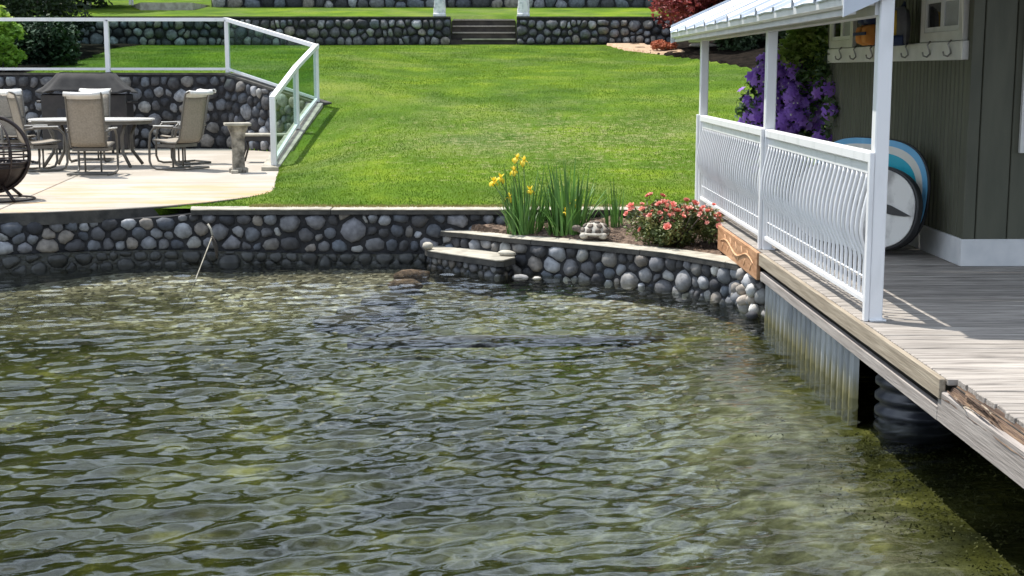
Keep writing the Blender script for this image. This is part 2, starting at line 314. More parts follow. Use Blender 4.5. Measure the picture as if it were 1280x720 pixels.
xs = np.concatenate([np.linspace(-400,-40,10)[:-1], np.linspace(-40,-12,30)[:-1], np.arange(-12,12,.1), np.linspace(12,40,30), np.linspace(40,400,10)[1:]])
ys = np.concatenate([np.arange(16.5,30,.1), np.arange(30,43.2,.2), [43.25,43.35], np.arange(43.6,60,.8), np.linspace(60,400,16)])
def gz(X, Y):
    Z = lawn_z(X, Y) + .003*np.sin(X*1.7+np.sin(Y*.9)*2)*np.clip((Y-18)/4, 0, 1)
    Z = np.where(inpoly_np(X, Y, PATIO) & (Y > 15), np.minimum(.5, Z), Z)
    st = (X > -1.45) & (X < .65) & (Y > 43.1) & (Y < 44.1); Z = np.where(st, 2.9, Z)
    Z = np.where((X > 2.3) & (Y < 17.3), -.1, Z)
    return Z
struct(gridmesh('lawn', xs, ys, gz, M['lawn']), label='bright green mown lawn sloping up from the seawall')

# grass blades
def blades(name, n, region, hgt, wid, zf, m, reject=None):
    x = NR.uniform(region[0], region[1], n); y = region[2] + (region[3]-region[2])*NR.uniform(0, 1, n)**1.35
    if reject is not None: k = ~reject(x, y); x, y = x[k], y[k]
    n = len(x); z = zf(x, y); a = NR.uniform(0, 2*PI, n); h = hgt*NR.uniform(.5, 1.3, n); wd = wid*NR.uniform(.6, 1.3, n)
    lx = NR.normal(0, .45, n)*h; ly = NR.normal(0, .45, n)*h
    p0 = np.stack([x-np.cos(a)*wd, y-np.sin(a)*wd, z-.005], -1); p1 = np.stack([x+np.cos(a)*wd, y+np.sin(a)*wd, z-.005], -1)
    p2 = np.stack([x+lx, y+ly, z+h], -1)
    V = np.stack([p0, p1, p2], 1).reshape(-1, 3); F = np.arange(3*n).reshape(-1, 3)
    return npmesh(name, V, F, m)
M['blade'] = mat('grass_blade', (.045,.10,.006), (.215,.30,.016), c3=(.105,.195,.009), scale=1.3, rough=.7, bump=0, detail=10, thr=(.25,.75), trans=.35, spec=.2)
lawn_tint(M['blade'])
M['dryblade'] = mat('dry_grass_blade', (.20,.18,.05), (.36,.31,.14), scale=3, rough=.8, bump=0, trans=.3, spec=.1)
rej = lambda x, y: (inpoly_np(x, y, PATIO) & (y > 15)) | inpoly_np(x, y, BED) | ((x > 2.3) & (y < 17.6))
struct(blades('grass', 400000, (-11,8.5,16.72,42.9), .023, .0055, lawn_z, M['blade'], rej), 'stuff', 'short green grass blades of the sloping lawn')
e = blades('grass', 9000, (-2.9,2.3,16.64,16.86), .035, .006, lawn_z, M['dryblade'], rej); struct(e, 'stuff', 'dry straw-coloured grass edge along the seawall cap')

# planting beds
def bedz(X, Y): return lawn_z(X, Y) + .04 + .03*np.sin(X*5)*np.cos(Y*4)
def polysheet(name, P, zf, m, step=.15):
    x0 = min(p[0] for p in P); x1 = max(p[0] for p in P); y0 = min(p[1] for p in P); y1 = max(p[1] for p in P)
    xs = np.arange(x0, x1+step, step); ys = np.arange(y0, y1+step, step); X, Y = np.meshgrid(xs, ys); nx, ny = len(xs), len(ys)
    ins = inpoly_np(X, Y, P); Z = np.where(ins, zf(X, Y), lawn_z(X, Y)-.25)
    i = np.arange(nx*ny).reshape(ny, nx); F = np.stack([i[:-1,:-1], i[:-1,1:], i[1:,1:], i[1:,:-1]], -1).reshape(-1, 4)
    keep = ins.reshape(-1)[F].any(1)
    return npmesh(name, np.stack([X,Y,Z],-1).reshape(-1,3), F[keep], m, smooth=True)
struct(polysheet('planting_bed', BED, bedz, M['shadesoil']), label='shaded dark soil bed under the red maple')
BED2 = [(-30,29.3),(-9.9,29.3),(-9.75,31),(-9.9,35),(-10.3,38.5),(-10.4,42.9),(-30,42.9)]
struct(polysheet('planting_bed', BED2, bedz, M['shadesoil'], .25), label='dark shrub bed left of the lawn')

# ---------------------------------------------------------------- lake bed and water
def fbm(X, Y, sc, seed=0, oct=4):
    out = np.zeros_like(X); r = np.random.RandomState(seed)
    for o in range(oct):
        for k in range(5):
            a = r.uniform(0, 2*PI); fq = sc*2**o*r.uniform(.7, 1.3); ph = r.uniform(0, 7)
            out += np.sin((X*math.cos(a)+Y*math.sin(a))*fq + ph + 1.5*np.sin((X*math.sin(a)-Y*math.cos(a))*fq*.6+ph))*.5**o/3
    return out
def bed_z(X, Y):
    d = np.interp(Y, [-60,0,6,9,12,15,16.5,18,60], [-3,-1.5,-.85,-.65,-.45,-.24,-.12,-.5,-.5])
    d = d + .035*fbm(X, Y, 1.6, 3, 4); g = np.clip((X-.3)/1.7, 0, 1); g = g*g*(3-2*g)*np.clip((Y-3.5)/2.0, 0, 1)
    return d*(1-g) + .05 + (-.20+.05*(d+.5)-.02*fbm(X, Y, 3.0, 8, 3))*g
xs = np.concatenate([np.linspace(-300,-20,12)[:-1], np.linspace(-20,-8,20)[:-1], np.arange(-8,6,.06), np.linspace(6,20,20), np.linspace(20,300,12)[1:]])
ys = np.concatenate([np.linspace(-300,-10,12)[:-1], np.linspace(-10,4,20)[:-1], np.arange(4,17.5,.06), np.linspace(17.6,19,3)])
def bed_material():
    m = bpy.data.materials.new('lake_bottom'); m.use_nodes = True; t = m.node_tree; b = t.nodes['Principled BSDF']; N = t.nodes.new; K = t.links.new
    b.inputs['Roughness'].default_value = .9; b.inputs['Specular IOR Level'].default_value = .1
    tc = N('ShaderNodeTexCoord')
    def nz(s, d=6, r=.6):
        n = N('ShaderNodeTexNoise'); n.inputs['Scale'].default_value = s; n.inputs['Detail'].default_value = d; n.inputs['Roughness'].default_value = r; K(tc.outputs['Object'], n.inputs['Vector']); return n.outputs['Fac']
    def ramp(src, stops):
        c = N('ShaderNodeValToRGB'); e = c.color_ramp.elements
        e[0].position, e[0].color = stops[0][0], (*stops[0][1],1); e[1].position, e[1].color = stops[1][0], (*stops[1][1],1)
        for p, q in stops[2:]: x = e.new(p); x.color = (*q,1)
        K(src, c.inputs[0]); return c.outputs[0]
    def mixc(f, a, b2):
        x = N('ShaderNodeMix'); x.data_type = 'RGBA'; K(f, x.inputs['Factor']); K(a, x.inputs['A']); K(b2, x.inputs['B']); return x.outputs['Result']
    algae = ramp(nz(1.6, 9, .68), [(.30,(.015,.019,.005)), (.47,(.055,.060,.014)), (.57,(.095,.10,.028)), (.66,(.27,.265,.09))])
    vo = N('ShaderNodeTexVoronoi'); vo.inputs['Scale'].default_value = 16; K(tc.outputs['Object'], vo.inputs['Vector'])
    sep0 = N('ShaderNodeSeparateColor'); K(vo.outputs['Color'], sep0.inputs[0])
    gravel = ramp(sep0.outputs[0], [(0,(.10,.09,.065)), (.5,(.23,.21,.165)), (.85,(.38,.35,.285)), (.97,(.66,.64,.58))])
    stones = ramp(nz(5.5, 9, .68), [(.36,(.03,.032,.02)), (.47,(.10,.105,.075)), (.56,(.18,.19,.14)), (.66,(.34,.35,.27))])
    sx = N('ShaderNodeSeparateXYZ'); K(tc.outputs['Object'], sx.inputs[0])
    def rng(src, a, b2):
        r = N('ShaderNodeMapRange'); r.interpolation_type = 'SMOOTHSTEP'; r.inputs['From Min'].default_value = a; r.inputs['From Max'].default_value = b2; K(src, r.inputs['Value']); return r.outputs[0]
    def math2(op, a, b2):
        n = N('ShaderNodeMath'); n.operation = op; n.use_clamp = True
        for i, q in enumerate((a, b2)):
            if isinstance(q, (int, float)): n.inputs[i].default_value = q
            else: K(q, n.inputs[i])
        return n.outputs[0]
    wob = nz(.8, 3)
    yy = N('ShaderNodeMath'); yy.operation = 'MULTIPLY_ADD'; K(wob, yy.inputs[0]); yy.inputs[1].default_value = 5; K(sx.outputs['Y'], yy.inputs[2])
    near_wall = rng(yy.outputs[0], 15.5, 18.2)
    c = mixc(near_wall, algae, gravel)
    xx = N('ShaderNodeMath'); xx.operation = 'MULTIPLY_ADD'; K(wob, xx.inputs[0]); xx.inputs[1].default_value = 1.6; K(sx.outputs['X'], xx.inputs[2])
    mid = rng(xx.outputs[0], .6, 1.9)
    right = rng(xx.outputs[0], 2.6, 3.2)
    f = math2('SUBTRACT', mid, right); f = math2('MULTIPLY', f, .75)
    f = math2('MULTIPLY', f, rng(sx.outputs['Y'], 13, 10.5))
    c = mixc(f, c, stones)
    dk = nz(.55, 5, .6); dkr = ramp(dk, [(.35,(.45,.45,.42)), (.6,(1,1,1))])
    mul = N('ShaderNodeMix'); mul.data_type = 'RGBA'; mul.blend_type = 'MULTIPLY'; mul.inputs['Factor'].default_value = 1; K(c, mul.inputs['A']); K(dkr, mul.inputs['B'])
    K(mul.outputs['Result'], b.inputs['Base Color'])
    bp = N('ShaderNodeBump'); bp.inputs['Strength'].default_value = 1; bp.inputs['Distance'].default_value = .06; K(nz(7, 6, .65), bp.inputs['Height']); K(bp.outputs[0], b.inputs['Normal'])
    return m
M['bed'] = bed_material()
struct(gridmesh('lake_bed', xs, ys, bed_z, M['bed']), label='shallow lake bottom of gravel and green algae')

def water_h(X, Y):
    r = np.random.RandomState(11); H = np.zeros_like(X)
    mod = .55 + .45*np.clip(.5+.6*fbm(X*.6, Y*.6, 1.0, 21, 2), 0, 1.3)
    calm = np.interp(Y, [0,12,14.5,16.5], [1,.97,.62,.28])
    left = np.interp(X, [-5,-2.5,0,1.4,2.4,4], [.66,.88,1.08,.85,.34,.25])
    for k in range(90):
        lam = math.exp(r.uniform(math.log(.075), math.log(.40))); a = math.radians(110 + r.normal(0, 13 if lam > .3 else 24))
        kk = 2*PI/lam; s = .047*(lam/.3)**.25*(1.0 if lam < .5 else .8)
        H += s/kk*np.sin(kk*(X*math.cos(a)+Y*math.sin(a)) + r.uniform(0, 2*PI) + .8*np.sin(X*.9+Y*.7+k))
    return .05 + H*mod*calm*left
def water_material():
    m = bpy.data.materials.new('lake_water'); m.use_nodes = True; t = m.node_tree; t.nodes.clear(); N = t.nodes.new; K = t.links.new
    o = N('ShaderNodeOutputMaterial'); tr = N('ShaderNodeBsdfTransparent'); tr.inputs[0].default_value = (.95,.96,.93,1)
    g = N('ShaderNodeBsdfGlossy'); g.inputs['Roughness'].default_value = .012; g.inputs['Color'].default_value = (.95,.97,1,1)
    f = N('ShaderNodeFresnel'); f.inputs[0].default_value = 1.52
    tc = N('ShaderNodeTexCoord'); mp = N('ShaderNodeMapping'); mp.inputs['Rotation'].default_value = (0,0,math.radians(-22)); mp.inputs['Scale'].default_value = (.55,1,1)
    K(tc.outputs['Object'], mp.inputs['Vector'])
    n = N('ShaderNodeTexNoise'); n.inputs['Scale'].default_value = 15; n.inputs['Detail'].default_value = 4; K(mp.outputs[0], n.inputs['Vector'])
    bp = N('ShaderNodeBump'); bp.inputs['Strength'].default_value = .32; bp.inputs['Distance'].default_value = .007; K(n.outputs['Fac'], bp.inputs['Height'])
    K(bp.outputs[0], g.inputs['Normal']); K(bp.outputs[0], f.inputs['Normal'])
    mn = N('ShaderNodeMath'); mn.operation = 'MINIMUM'; mn.inputs[1].default_value = .40; K(f.outputs[0], mn.inputs[0])
    ms = N('ShaderNodeMixShader'); K(mn.outputs[0], ms.inputs[0]); K(tr.outputs[0], ms.inputs[1]); K(g.outputs[0], ms.inputs[2]); K(ms.outputs[0], o.inputs[0])
    va = N('ShaderNodeVolumeAbsorption'); va.inputs['Color'].default_value = (.66,.70,.50,1); va.inputs['Density'].default_value = .75; K(va.outputs[0], o.inputs['Volume']); return m
M['water'] = water_material()
xs = np.concatenate([np.linspace(-300,-20,12)[:-1], np.linspace(-20,-7.5,60)[:-1], np.arange(-7.5,4.4,.022), np.linspace(4.6,20,40), np.linspace(20,300,12)[1:]])
ys = np.concatenate([np.linspace(-300,-10,12)[:-1], np.linspace(-10,4.5,50)[:-1], np.arange(4.5,17.0,.02)])
struct(gridmesh('lake_water', xs, ys, water_h, M['water']), label='clear shallow rippled lake water')

# ---------------------------------------------------------------- fieldstone walls
def clip(poly, a, b, c):   # keep a*x+b*y<=c
    out = []; n = len(poly)
    for i in range(n):
        p, q = poly[i], poly[(i+1) % n]; dp = a*p[0]+b*p[1]-c; dq = a*q[0]+b*q[1]-c
        if dp <= 0: out.append(p)
        if dp*dq < 0: t = dp/(dp-dq); out.append((p[0]+(q[0]-p[0])*t, p[1]+(q[1]-p[1])*t))
    return out
def cells(L_, H_, s, rnd, asp=1.25):
    S = []; rows = max(1, round(H_/s)); k = 0
    for j in range(rows):
        u = rnd.uniform(-.5, 0)*s
        while u < L_:
            st = s*asp*rnd.choice((.5,.7,.9,1.1,1.3,1.6))*rnd.uniform(.85,1.15); S.append([u+st/2, (j+.5+rnd.uniform(-.36,.36))*H_/rows, (st*.42)**2*rnd.uniform(.4,1.3)]); u += st
    S = [p for p in S if 0 < p[0] < L_]
    for it in range(2):
        out = []
        for i, p in enumerate(S):
            R_ = s*3.2; poly = [(max(0,p[0]-R_),0),(min(L_,p[0]+R_),0),(min(L_,p[0]+R_),H_),(max(0,p[0]-R_),H_)]
            for j, q in enumerate(S):
                if i == j or abs(q[0]-p[0]) > R_ or abs(q[1]-p[1]) > R_: continue
                a, b = 2*(q[0]-p[0]), 2*(q[1]-p[1]); c = q[0]**2+q[1]**2-p[0]**2-p[1]**2-q[2]+p[2]
                poly = clip(poly, a, b, c)
                if len(poly) < 3: break
            out.append(poly)
        if it == 0:
            for p, poly in zip(S, out):
                if len(poly) >= 3: p[0] = .5*p[0]+.5*sum(v[0] for v in poly)/len(poly); p[1] = .5*p[1]+.5*sum(v[1] for v in poly)/len(poly)
    return [p for p in out if len(p) >= 3]
def stone_shape(poly, rnd, gap, depth, n=10):
    cx = sum(p[0] for p in poly)/len(poly); cy = sum(p[1] for p in poly)/len(poly)
    ring = []
    for k in range(n):
        a = 2*PI*k/n + .2; dx, dy = math.cos(a), math.sin(a); best = 9
        for i in range(len(poly)):
            p, q = poly[i], poly[(i+1) % len(poly)]; ex, ey = q[0]-p[0], q[1]-p[1]; den = dx*ey-dy*ex
            if abs(den) < 1e-9: continue
            t = ((p[0]-cx)*ey-(p[1]-cy)*ex)/den
            if t > 0: best = min(best, t)
        ring.append(best)
    sm = [min(ring[k]*1.02, .16*ring[k-1]+.68*ring[k]+.16*ring[(k+1) % n])*rnd.uniform(.90,1.03)-gap for k in range(n)]
    sm = [max(r, .012) for r in sm]; av = sum(sm)/n
    if av < .02: return None
    d = depth*min(1.3, max(.45, av/.09))*rnd.uniform(.75,1.2); tx, ty = rnd.uniform(-.28,.28), rnd.uniform(-.28,.28)
    vs = []
    for (f, dd) in ((1, -.035), (.95, .30*d), (.70, .86*d)):
        for k in range(n):
            a = 2*PI*k/n + .2; r = sm[k]*f*(1 if f > .9 else rnd.uniform(.82,1.1)); vs.append((r*math.cos(a), -(dd + (0 if f == 1 else d*(tx*math.cos(a)+ty*math.sin(a)+rnd.uniform(-.07,.07)))), r*math.sin(a)))
    vs.append((0, -d*rnd.uniform(.92,1.08), 0)); fs = []
    for q in range(2):
        for k in range(n): fs.append((q*n+k, q*n+(k+1) % n, (q+1)*n+(k+1) % n, (q+1)*n+k))
    for k in range(n): fs.append((2*n+k, 2*n+(k+1) % n, 3*n))
    m = MB(); m.add(vs, fs); return cx, cy, m
class Path:
    def __init__(s, pts):
        s.p = [Vector((x, y, 0)) for x, y in pts]; s.d = [0]
        for a, b in zip(s.p, s.p[1:]): s.d.append(s.d[-1]+(b-a).length)
        s.L = s.d[-1]
    def at(s, u):
        u = min(max(u, 0), s.L); i = 0
        while i < len(s.d)-2 and u > s.d[i+1]: i += 1
        t = (u-s.d[i])/(s.d[i+1]-s.d[i]); return s.p[i].lerp(s.p[i+1], t)
    def tan(s, u, e=.12): return (s.at(u+e)-s.at(u-e)).normalized()
def wall_core(path, z0, z1, th, back=None, n=60, inset=0.0):
    m = MB(); vs = []
    for i in range(n+1):
        u = path.L*i/n; p = path.at(u); t = path.tan(u); nb = Vector((-t.y, t.x, 0))   # left of travel = back
        a = p + nb*inset; b = p + nb*(th); zz0 = z0(u) if callable(z0) else z0; zz1 = z1(u) if callable(z1) else z1
        vs += [(a.x,a.y,zz0),(a.x,a.y,zz1),(b.x,b.y,zz1),(b.x,b.y,zz0)]
    fs = []
    for i in range(n):
        for k in range(4): a = i*4+k; b = i*4+(k+1) % 4; fs.append((a, a+4, b+4, b))
    fs += [(3,2,1,0), (4*n,4*n+1,4*n+2,4*n+3)]; m.add(vs, fs); return m
def fieldstone(parent, path, z0, z1, s, seed, m, u0=0, u1=None, gap=.006, depth=.05, asp=1.25, maxn=300, mfun=None, join=None):
    rnd = random.Random(seed); u1 = u1 or path.L; Lc = u1-u0
    hm = np.mean([(z1(u0+Lc*i/20) if callable(z1) else z1)-(z0(u0+Lc*i/20) if callable(z0) else z0) for i in range(21)])
    cs = cells(Lc, hm, s, rnd, asp); k = 0; J = MB()
    for poly in cs:
        r = stone_shape(poly, rnd, gap, depth)
        if r is None or k >= maxn: continue
        cx, cy, mb = r; u = u0+cx; a = z0(u) if callable(z0) else z0; b = z1(u) if callable(z1) else z1
        p = path.at(u); t = path.tan(u, .06); z = a+(b-a)*cy/hm
        if join is not None:
            Q = Matrix.Translation((p.x,p.y,z)) @ Matrix.Rotation(math.atan2(t.y,t.x),4,'Z'); J.add([Q @ Vector(v)-Vector((0,join,0)) for v in mb.v], mb.f); k += 1; continue
        mb.build('stone', mfun(u, z, rnd) if mfun else m, parent, smooth=True, loc=(p.x,p.y,z), rot=(0,0,math.atan2(t.y,t.x))); k += 1
    if join is not None: struct(J.build('wet_stones', m, parent, smooth=True), 'stuff')
    return k
def caps(parent, path, z, th, wd, over, ln, m, u0=0, u1=None, seed=1):
    rnd = random.Random(seed); u1 = u1 or path.L; u = u0
    while u < u1-.05:
        e = min(u1, u+ln*rnd.uniform(.8,1.2)); nn = max(2, int((e-u)/.3)); A = []; B = []
        for i in range(nn+1):
            q = u+.004+(e-u-.008)*i/nn; p = path.at(q); t = path.tan(q); nb = Vector((-t.y,t.x,0)); a = p-nb*over; b = p+nb*wd; A.append((a.x,a.y)); B.append((b.x,b.y))
        zz = z(0.5*(u+e)) if callable(z) else z
        mb = MB(); mb.prism(A+B[::-1], zz-.014, zz+rnd.uniform(-.003,.003)); bevel(mb.build('cap_slab', m, parent), .006, 1)
        mb = MB(); mb.prism([(x_, y_+.006) for x_, y_ in A]+B[::-1], zz-th-.018, zz-.0145); mb.build('cap_edge_shade', M['slabedge'], parent); u = e  # dark course added as the shaded front of the cap

# main seawall
SW = Path([(-16,14.9),(-7.0,15.38),(-5.52,15.74),(-4.58,16.15),(-3.46,16.44),(-1.12,16.45),(2.9,16.38)])
t = thing('fieldstone_seawall', 'long low seawall of rounded grey river stones along the water below lawn and patio', 'seawall')
u_at = lambda x: next(u for u in np.arange(0, SW.L, .02) if SW.at(u).x >= x)
uA, uB, uC = u_at(-8.2), u_at(-3.55), u_at(2.6)
zt = lambda u: float(np.interp(u, [0,uB-.3,uB], [.585,.585,.63])); zb = lambda u: float(np.interp(u, [uA,u_at(-4),u_at(-2)], [.26,.22,.15]))
wall_core(SW, -1.0, zt, .5, inset=.0).build('mortar_core', M['mortar'], t)
wall_core(SW, -1.0, zb, .4, inset=-.045).build('footing', M['wet'], t)
fieldstone(t, SW, zb, zt, .155, 5, M['stone'], uA, u_at(.2), maxn=290)
fieldstone(t, SW, -.03, zb, .14, 15, M['wetstone'], uA, u_at(-.8), join=.045, depth=.035)
fieldstone(t, SW, .45, zt, .12, 6, M['stone'], u_at(.2), uC, maxn=40)
caps(t, SW, .675, .045, .34, .05, 1.9, M['cap'], uB, SW.L)
# planter wall
PW = Path([(-.62,16.40),(-.30,16.17),(.17,15.72),(1.02,15.10),(1.80,14.38),(2.28,13.62),(2.44,13.30),(2.52,12.72)])
t = thing('planter_wall', 'low curved planter wall of grey river stones with a pale cap under the iris and rose', 'stone wall')
wall_core(PW, -1.0, .385, .28).build('mortar_core', M['mortar'], t)
wall_core(PW, -1.0, .0, .2, inset=-.02).build('footing', M['wet'], t)
def pm(u, z, r): return M['stone_pale'] if (u > PW.L-.7 and r.random() < .7) or r.random() < .05 else M['stone']
fieldstone(t, PW, -.05, .38, .15, 9, None, 0, None, depth=.055, mfun=pm, asp=1.1)
caps(t, PW, .43, .045, .25, .05, 1.5, M['cap'], 0, PW.L-.75, 4)
# heap of rounded cobbles at the end of the planter by the dock
t = thing('cobble_heap', 'pale and dark rounded cobbles piled at the corner beside the dock', 'rocks')
rr = random.Random(3)
def rock(mb_r, rnd, sx, sy, sz, nu=9, nv=6, jit=.12):
    mb = MB(); vs = [(0,0,-sz)]
    for j in range(1, nv):
        th = PI*j/nv
        for i in range(nu):
            a = 2*PI*i/nu; q = 1+rnd.uniform(-jit,jit); vs.append((sx*math.sin(th)*math.cos(a)*q, sy*math.sin(th)*math.sin(a)*q, -sz*math.cos(th)*q))
    vs.append((0,0,sz)); fs = [(0,1+(i+1) % nu,1+i) for i in range(nu)]
    for j in range(nv-2):
        for i in range(nu): a = 1+j*nu+i; b = 1+j*nu+(i+1) % nu; fs.append((a,b,b+nu,a+nu))
    T = len(vs)-1; o = 1+(nv-2)*nu; fs += [(o+i,o+(i+1) % nu,T) for i in range(nu)]; mb.add(vs, fs); return mb
for k in range(46):
    v = rr.random(); x = 2.34+rr.uniform(-.05,.2); y = 13.42-rr.uniform(0,.85); z = .02+.36*v
    s = rr.uniform(.04,.085); rock(None, rr, s, s*rr.uniform(.8,1.2), s*rr.uniform(.7,1.2)).build('stone', M['stone_pale'] if rr.random() < .55 else M['stone'], t, smooth=True, loc=(x+.03*(13-y), y, z), rot=(rr.uniform(-.5,.5), rr.uniform(-.5,.5), rr.uniform(0,3)))
# stone landing step
t = thing('stone_landing_step', 'low stone step with pale slab top at the water beside the planter wall', 'step')
SP = [(-.78,16.22),(-.72,16.08),(.03,15.25),(.17,15.55),(.10,15.9),(-.40,16.52),(-.75,16.5)]
MB().prism([(x, y) for x, y in SP], -.9, .175).build('step_core', M['wet'], t)
SPp = Path([(-.79,16.25),(-.73,16.08),(.03,15.24),(.19,15.55)])
fieldstone(t, SPp, -.02, .17, .09, 12, M['stone_dark'], gap=.006, depth=.035)
SQ = [(-.82,16.20),(-.77,16.03),(-.52,15.74),(-.2,15.40),(.0,15.18),(.08,15.17),(.21,15.42),(.19,15.6),(.14,15.8),(-.1,16.12),(-.36,16.40),(-.72,16.46)]
MB().prism([(x, y+.01) for x, y in SQ], .165, .2245).build('slab_side', M['slabedge'], t)  # dark side carries the shade of the slab front
bevel(MB().prism(SQ, .225, .245).build('top_slab', M['cap'], t), .012)
for (x, y, z, sx, sy, sz, lab) in ((-.78,16.08,.285,.065,.055,.045,'white rounded rock on the left corner of the landing step'), (.12,15.50,.275,.11,.055,.035,'flat white rock on the right end of the landing step'), (.26,15.22,.045,.10,.06,.035,'pale rock breaking the water below the landing step'), (.44,15.20,.035,.05,.04,.025,'small wet rock at the foot of the planter wall')):
    mbk = rock(None, rr, sx, sy, sz, 12, 8, .08); o = mbk.build('rock', M['stone_pale'] if z < .05 else M['cap'], None, smooth=True, loc=(x,y,z), rot=(0,0,-.5)); tag(o, lab, 'rock')
# planter soil
def soilz(X, Y): return .40 + .18*np.clip((Y-(15.9-.9*(X+.3)/2.6))/1.0, 0, 1) + .02*np.sin(X*13)*np.cos(Y*11)
SOIL = [(-.30,16.38),(.2,15.93),(1.1,15.28),(1.92,14.55),(2.40,13.75),(2.46,16.38)]
xs = np.arange(-.4,2.5,.04); ys = np.arange(13.7,16.42,.04); X, Y = np.meshgrid(xs, ys); ins = inpoly_np(X, Y, SOIL); i = np.arange(X.size).reshape(X.shape)
F = np.stack([i[:-1,:-1], i[:-1,1:], i[1:,1:], i[1:,:-1]], -1).reshape(-1,4); F = F[ins.reshape(-1)[F].any(1)]
struct(npmesh('planter_soil', np.stack([X,Y,np.where(ins, soilz(X,Y)+NR.uniform(-.012,.012,X.shape), .36)],-1).reshape(-1,3), F, M['soil']), label='brown bark-covered soil in the planter')

# ---------------------------------------------------------------- patio
t = bpy.data.objects.new('patio', None); COL.objects.link(t); struct(t, label='pale stamped concrete patio'); patio = t
def patio_material():
    m = mat('patio_concrete', (.33,.29,.24), (.42,.385,.34), scale=.9, rough=.85, bump=.4, bscale=12, dist=.01, detail=8)
    tt = m.node_tree; N = tt.nodes.new; K = tt.links.new; b = tt.nodes['Principled BSDF']; src = b.inputs['Base Color'].links[0].from_socket
    tc = [n for n in tt.nodes if n.type == 'TEX_COORD'][0]
    mp = N('ShaderNodeMapping'); mp.inputs['Scale'].default_value = (.55,1.6,1); K(tc.outputs['Object'], mp.inputs['Vector'])
    n = N('ShaderNodeTexNoise'); n.inputs['Scale'].default_value = 1.6; n.inputs['Detail'].default_value = 9; n.inputs['Roughness'].default_value = .65; K(mp.outputs[0], n.inputs['Vector'])
    c = N('ShaderNodeValToRGB'); c.color_ramp.elements[0].position = .46; c.color_ramp.elements[1].position = .62; K(n.outputs['Fac'], c.inputs[0])
    sx = N('ShaderNodeSeparateXYZ'); K(tc.outputs['Object'], sx.inputs[0]); mr = N('ShaderNodeMapRange'); mr.inputs['From Min'].default_value = 21; mr.inputs['From Max'].default_value = 19; K(sx.outputs['Y'], mr.inputs['Value'])
    mu = N('ShaderNodeMath'); mu.operation = 'MULTIPLY'; K(c.outputs[0], mu.inputs[0]); K(mr.outputs[0], mu.inputs[1]); m2 = N('ShaderNodeMath'); m2.operation = 'MULTIPLY'; m2.inputs[1].default_value = 1.0; K(mu.outputs[0], m2.inputs[0])
    mx = N('ShaderNodeMix'); mx.data_type = 'RGBA'; mx.inputs['B'].default_value = (.44,.29,.15,1); K(m2.outputs[0], mx.inputs['Factor']); K(src, mx.inputs['A']); K(mx.outputs['Result'], b.inputs['Base Color'])
    return m
M['patio'] = patio_material()
ang = math.atan2(21.0-17.6, -5.75+6.0)   # joints run a little off the view direction
dirs = [(math.cos(math.radians(97)), math.sin(math.radians(97))), (-math.sin(math.radians(97)), math.cos(math.radians(97)))]
pieces = [PATIO]
for (dx, dy), offs in ((dirs[0], [3.63+3.4*i for i in range(-5,9)]), (dirs[1], [-6+3.6*i for i in range(-30,30)])):
    nx, ny = -dy, dx; new = []
    for P in pieces:
        cs = [nx*x+ny*y for x, y in P]
        lines = sorted(c for c in offs if min(cs) < c < max(cs)); lo = -1e9
        for hi in lines+[1e9]:
            Q = clip(clip(P, nx, ny, hi-.010), -nx, -ny, -(lo+.010))
            if len(Q) > 2: new.append(Q)
            lo = hi
    pieces = new
ZP = .70
for P in pieces:
    bevel(MB().prism(P, ZP-.11, ZP).build('concrete_slab', M['patio'], patio), .006, 1)
inner = [(x, y-.0) for x, y in PATIO]
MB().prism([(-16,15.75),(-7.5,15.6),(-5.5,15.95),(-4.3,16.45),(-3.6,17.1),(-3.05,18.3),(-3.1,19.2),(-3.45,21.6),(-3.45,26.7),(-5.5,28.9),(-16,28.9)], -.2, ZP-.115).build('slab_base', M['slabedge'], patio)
# curved edge band under the slab, shade put into its dark colour
EP = Path([(-16,15.62),(-7.5,15.47),(-6.3,15.62),(-5.54,15.80),(-5.0,15.95),(-4.32,16.27),(-3.85,16.64),(-3.47,17.13),(-3.12,17.76),(-2.92,18.36)])
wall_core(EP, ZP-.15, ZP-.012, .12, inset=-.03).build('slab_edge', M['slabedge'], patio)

# patio retaining wall
RW = Path([(-16,28.75),(-5.45,28.9),(-3.35,26.8)])
ub = RW.d[1]
rwt = lambda u: float(np.interp(u, [0,ub,RW.L], [2.17,2.17,1.62]))
t = thing('patio_retaining_wall', 'tall fieldstone retaining wall behind the patio table', 'stone wall')
wall_core(RW, .4, rwt, .34).build('mortar_core', M['mortar'], t)
u0 = 16-10.9
n1 = fieldstone(t, RW, .70, rwt, .21, 21, M['stone'], u0, None, gap=.014, depth=.06, asp=1.05, maxn=300)
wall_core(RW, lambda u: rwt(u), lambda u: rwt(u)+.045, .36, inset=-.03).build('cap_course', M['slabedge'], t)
# low cheek wall on the lawn side carrying the sloping curb
t = thing('sloping_cheek_wall', 'pale concrete cheek wall sloping down beside the patio under the glass railing', 'wall')
CW = Path([(-3.52,22.35),(-3.35,26.8)])
cz = lambda u: float(np.interp(u, [0,.3,CW.L], [.76,.83,1.66]))
wall_core(CW, .4, cz, .16, inset=-.12).build('concrete_curb', M['cap'], t)

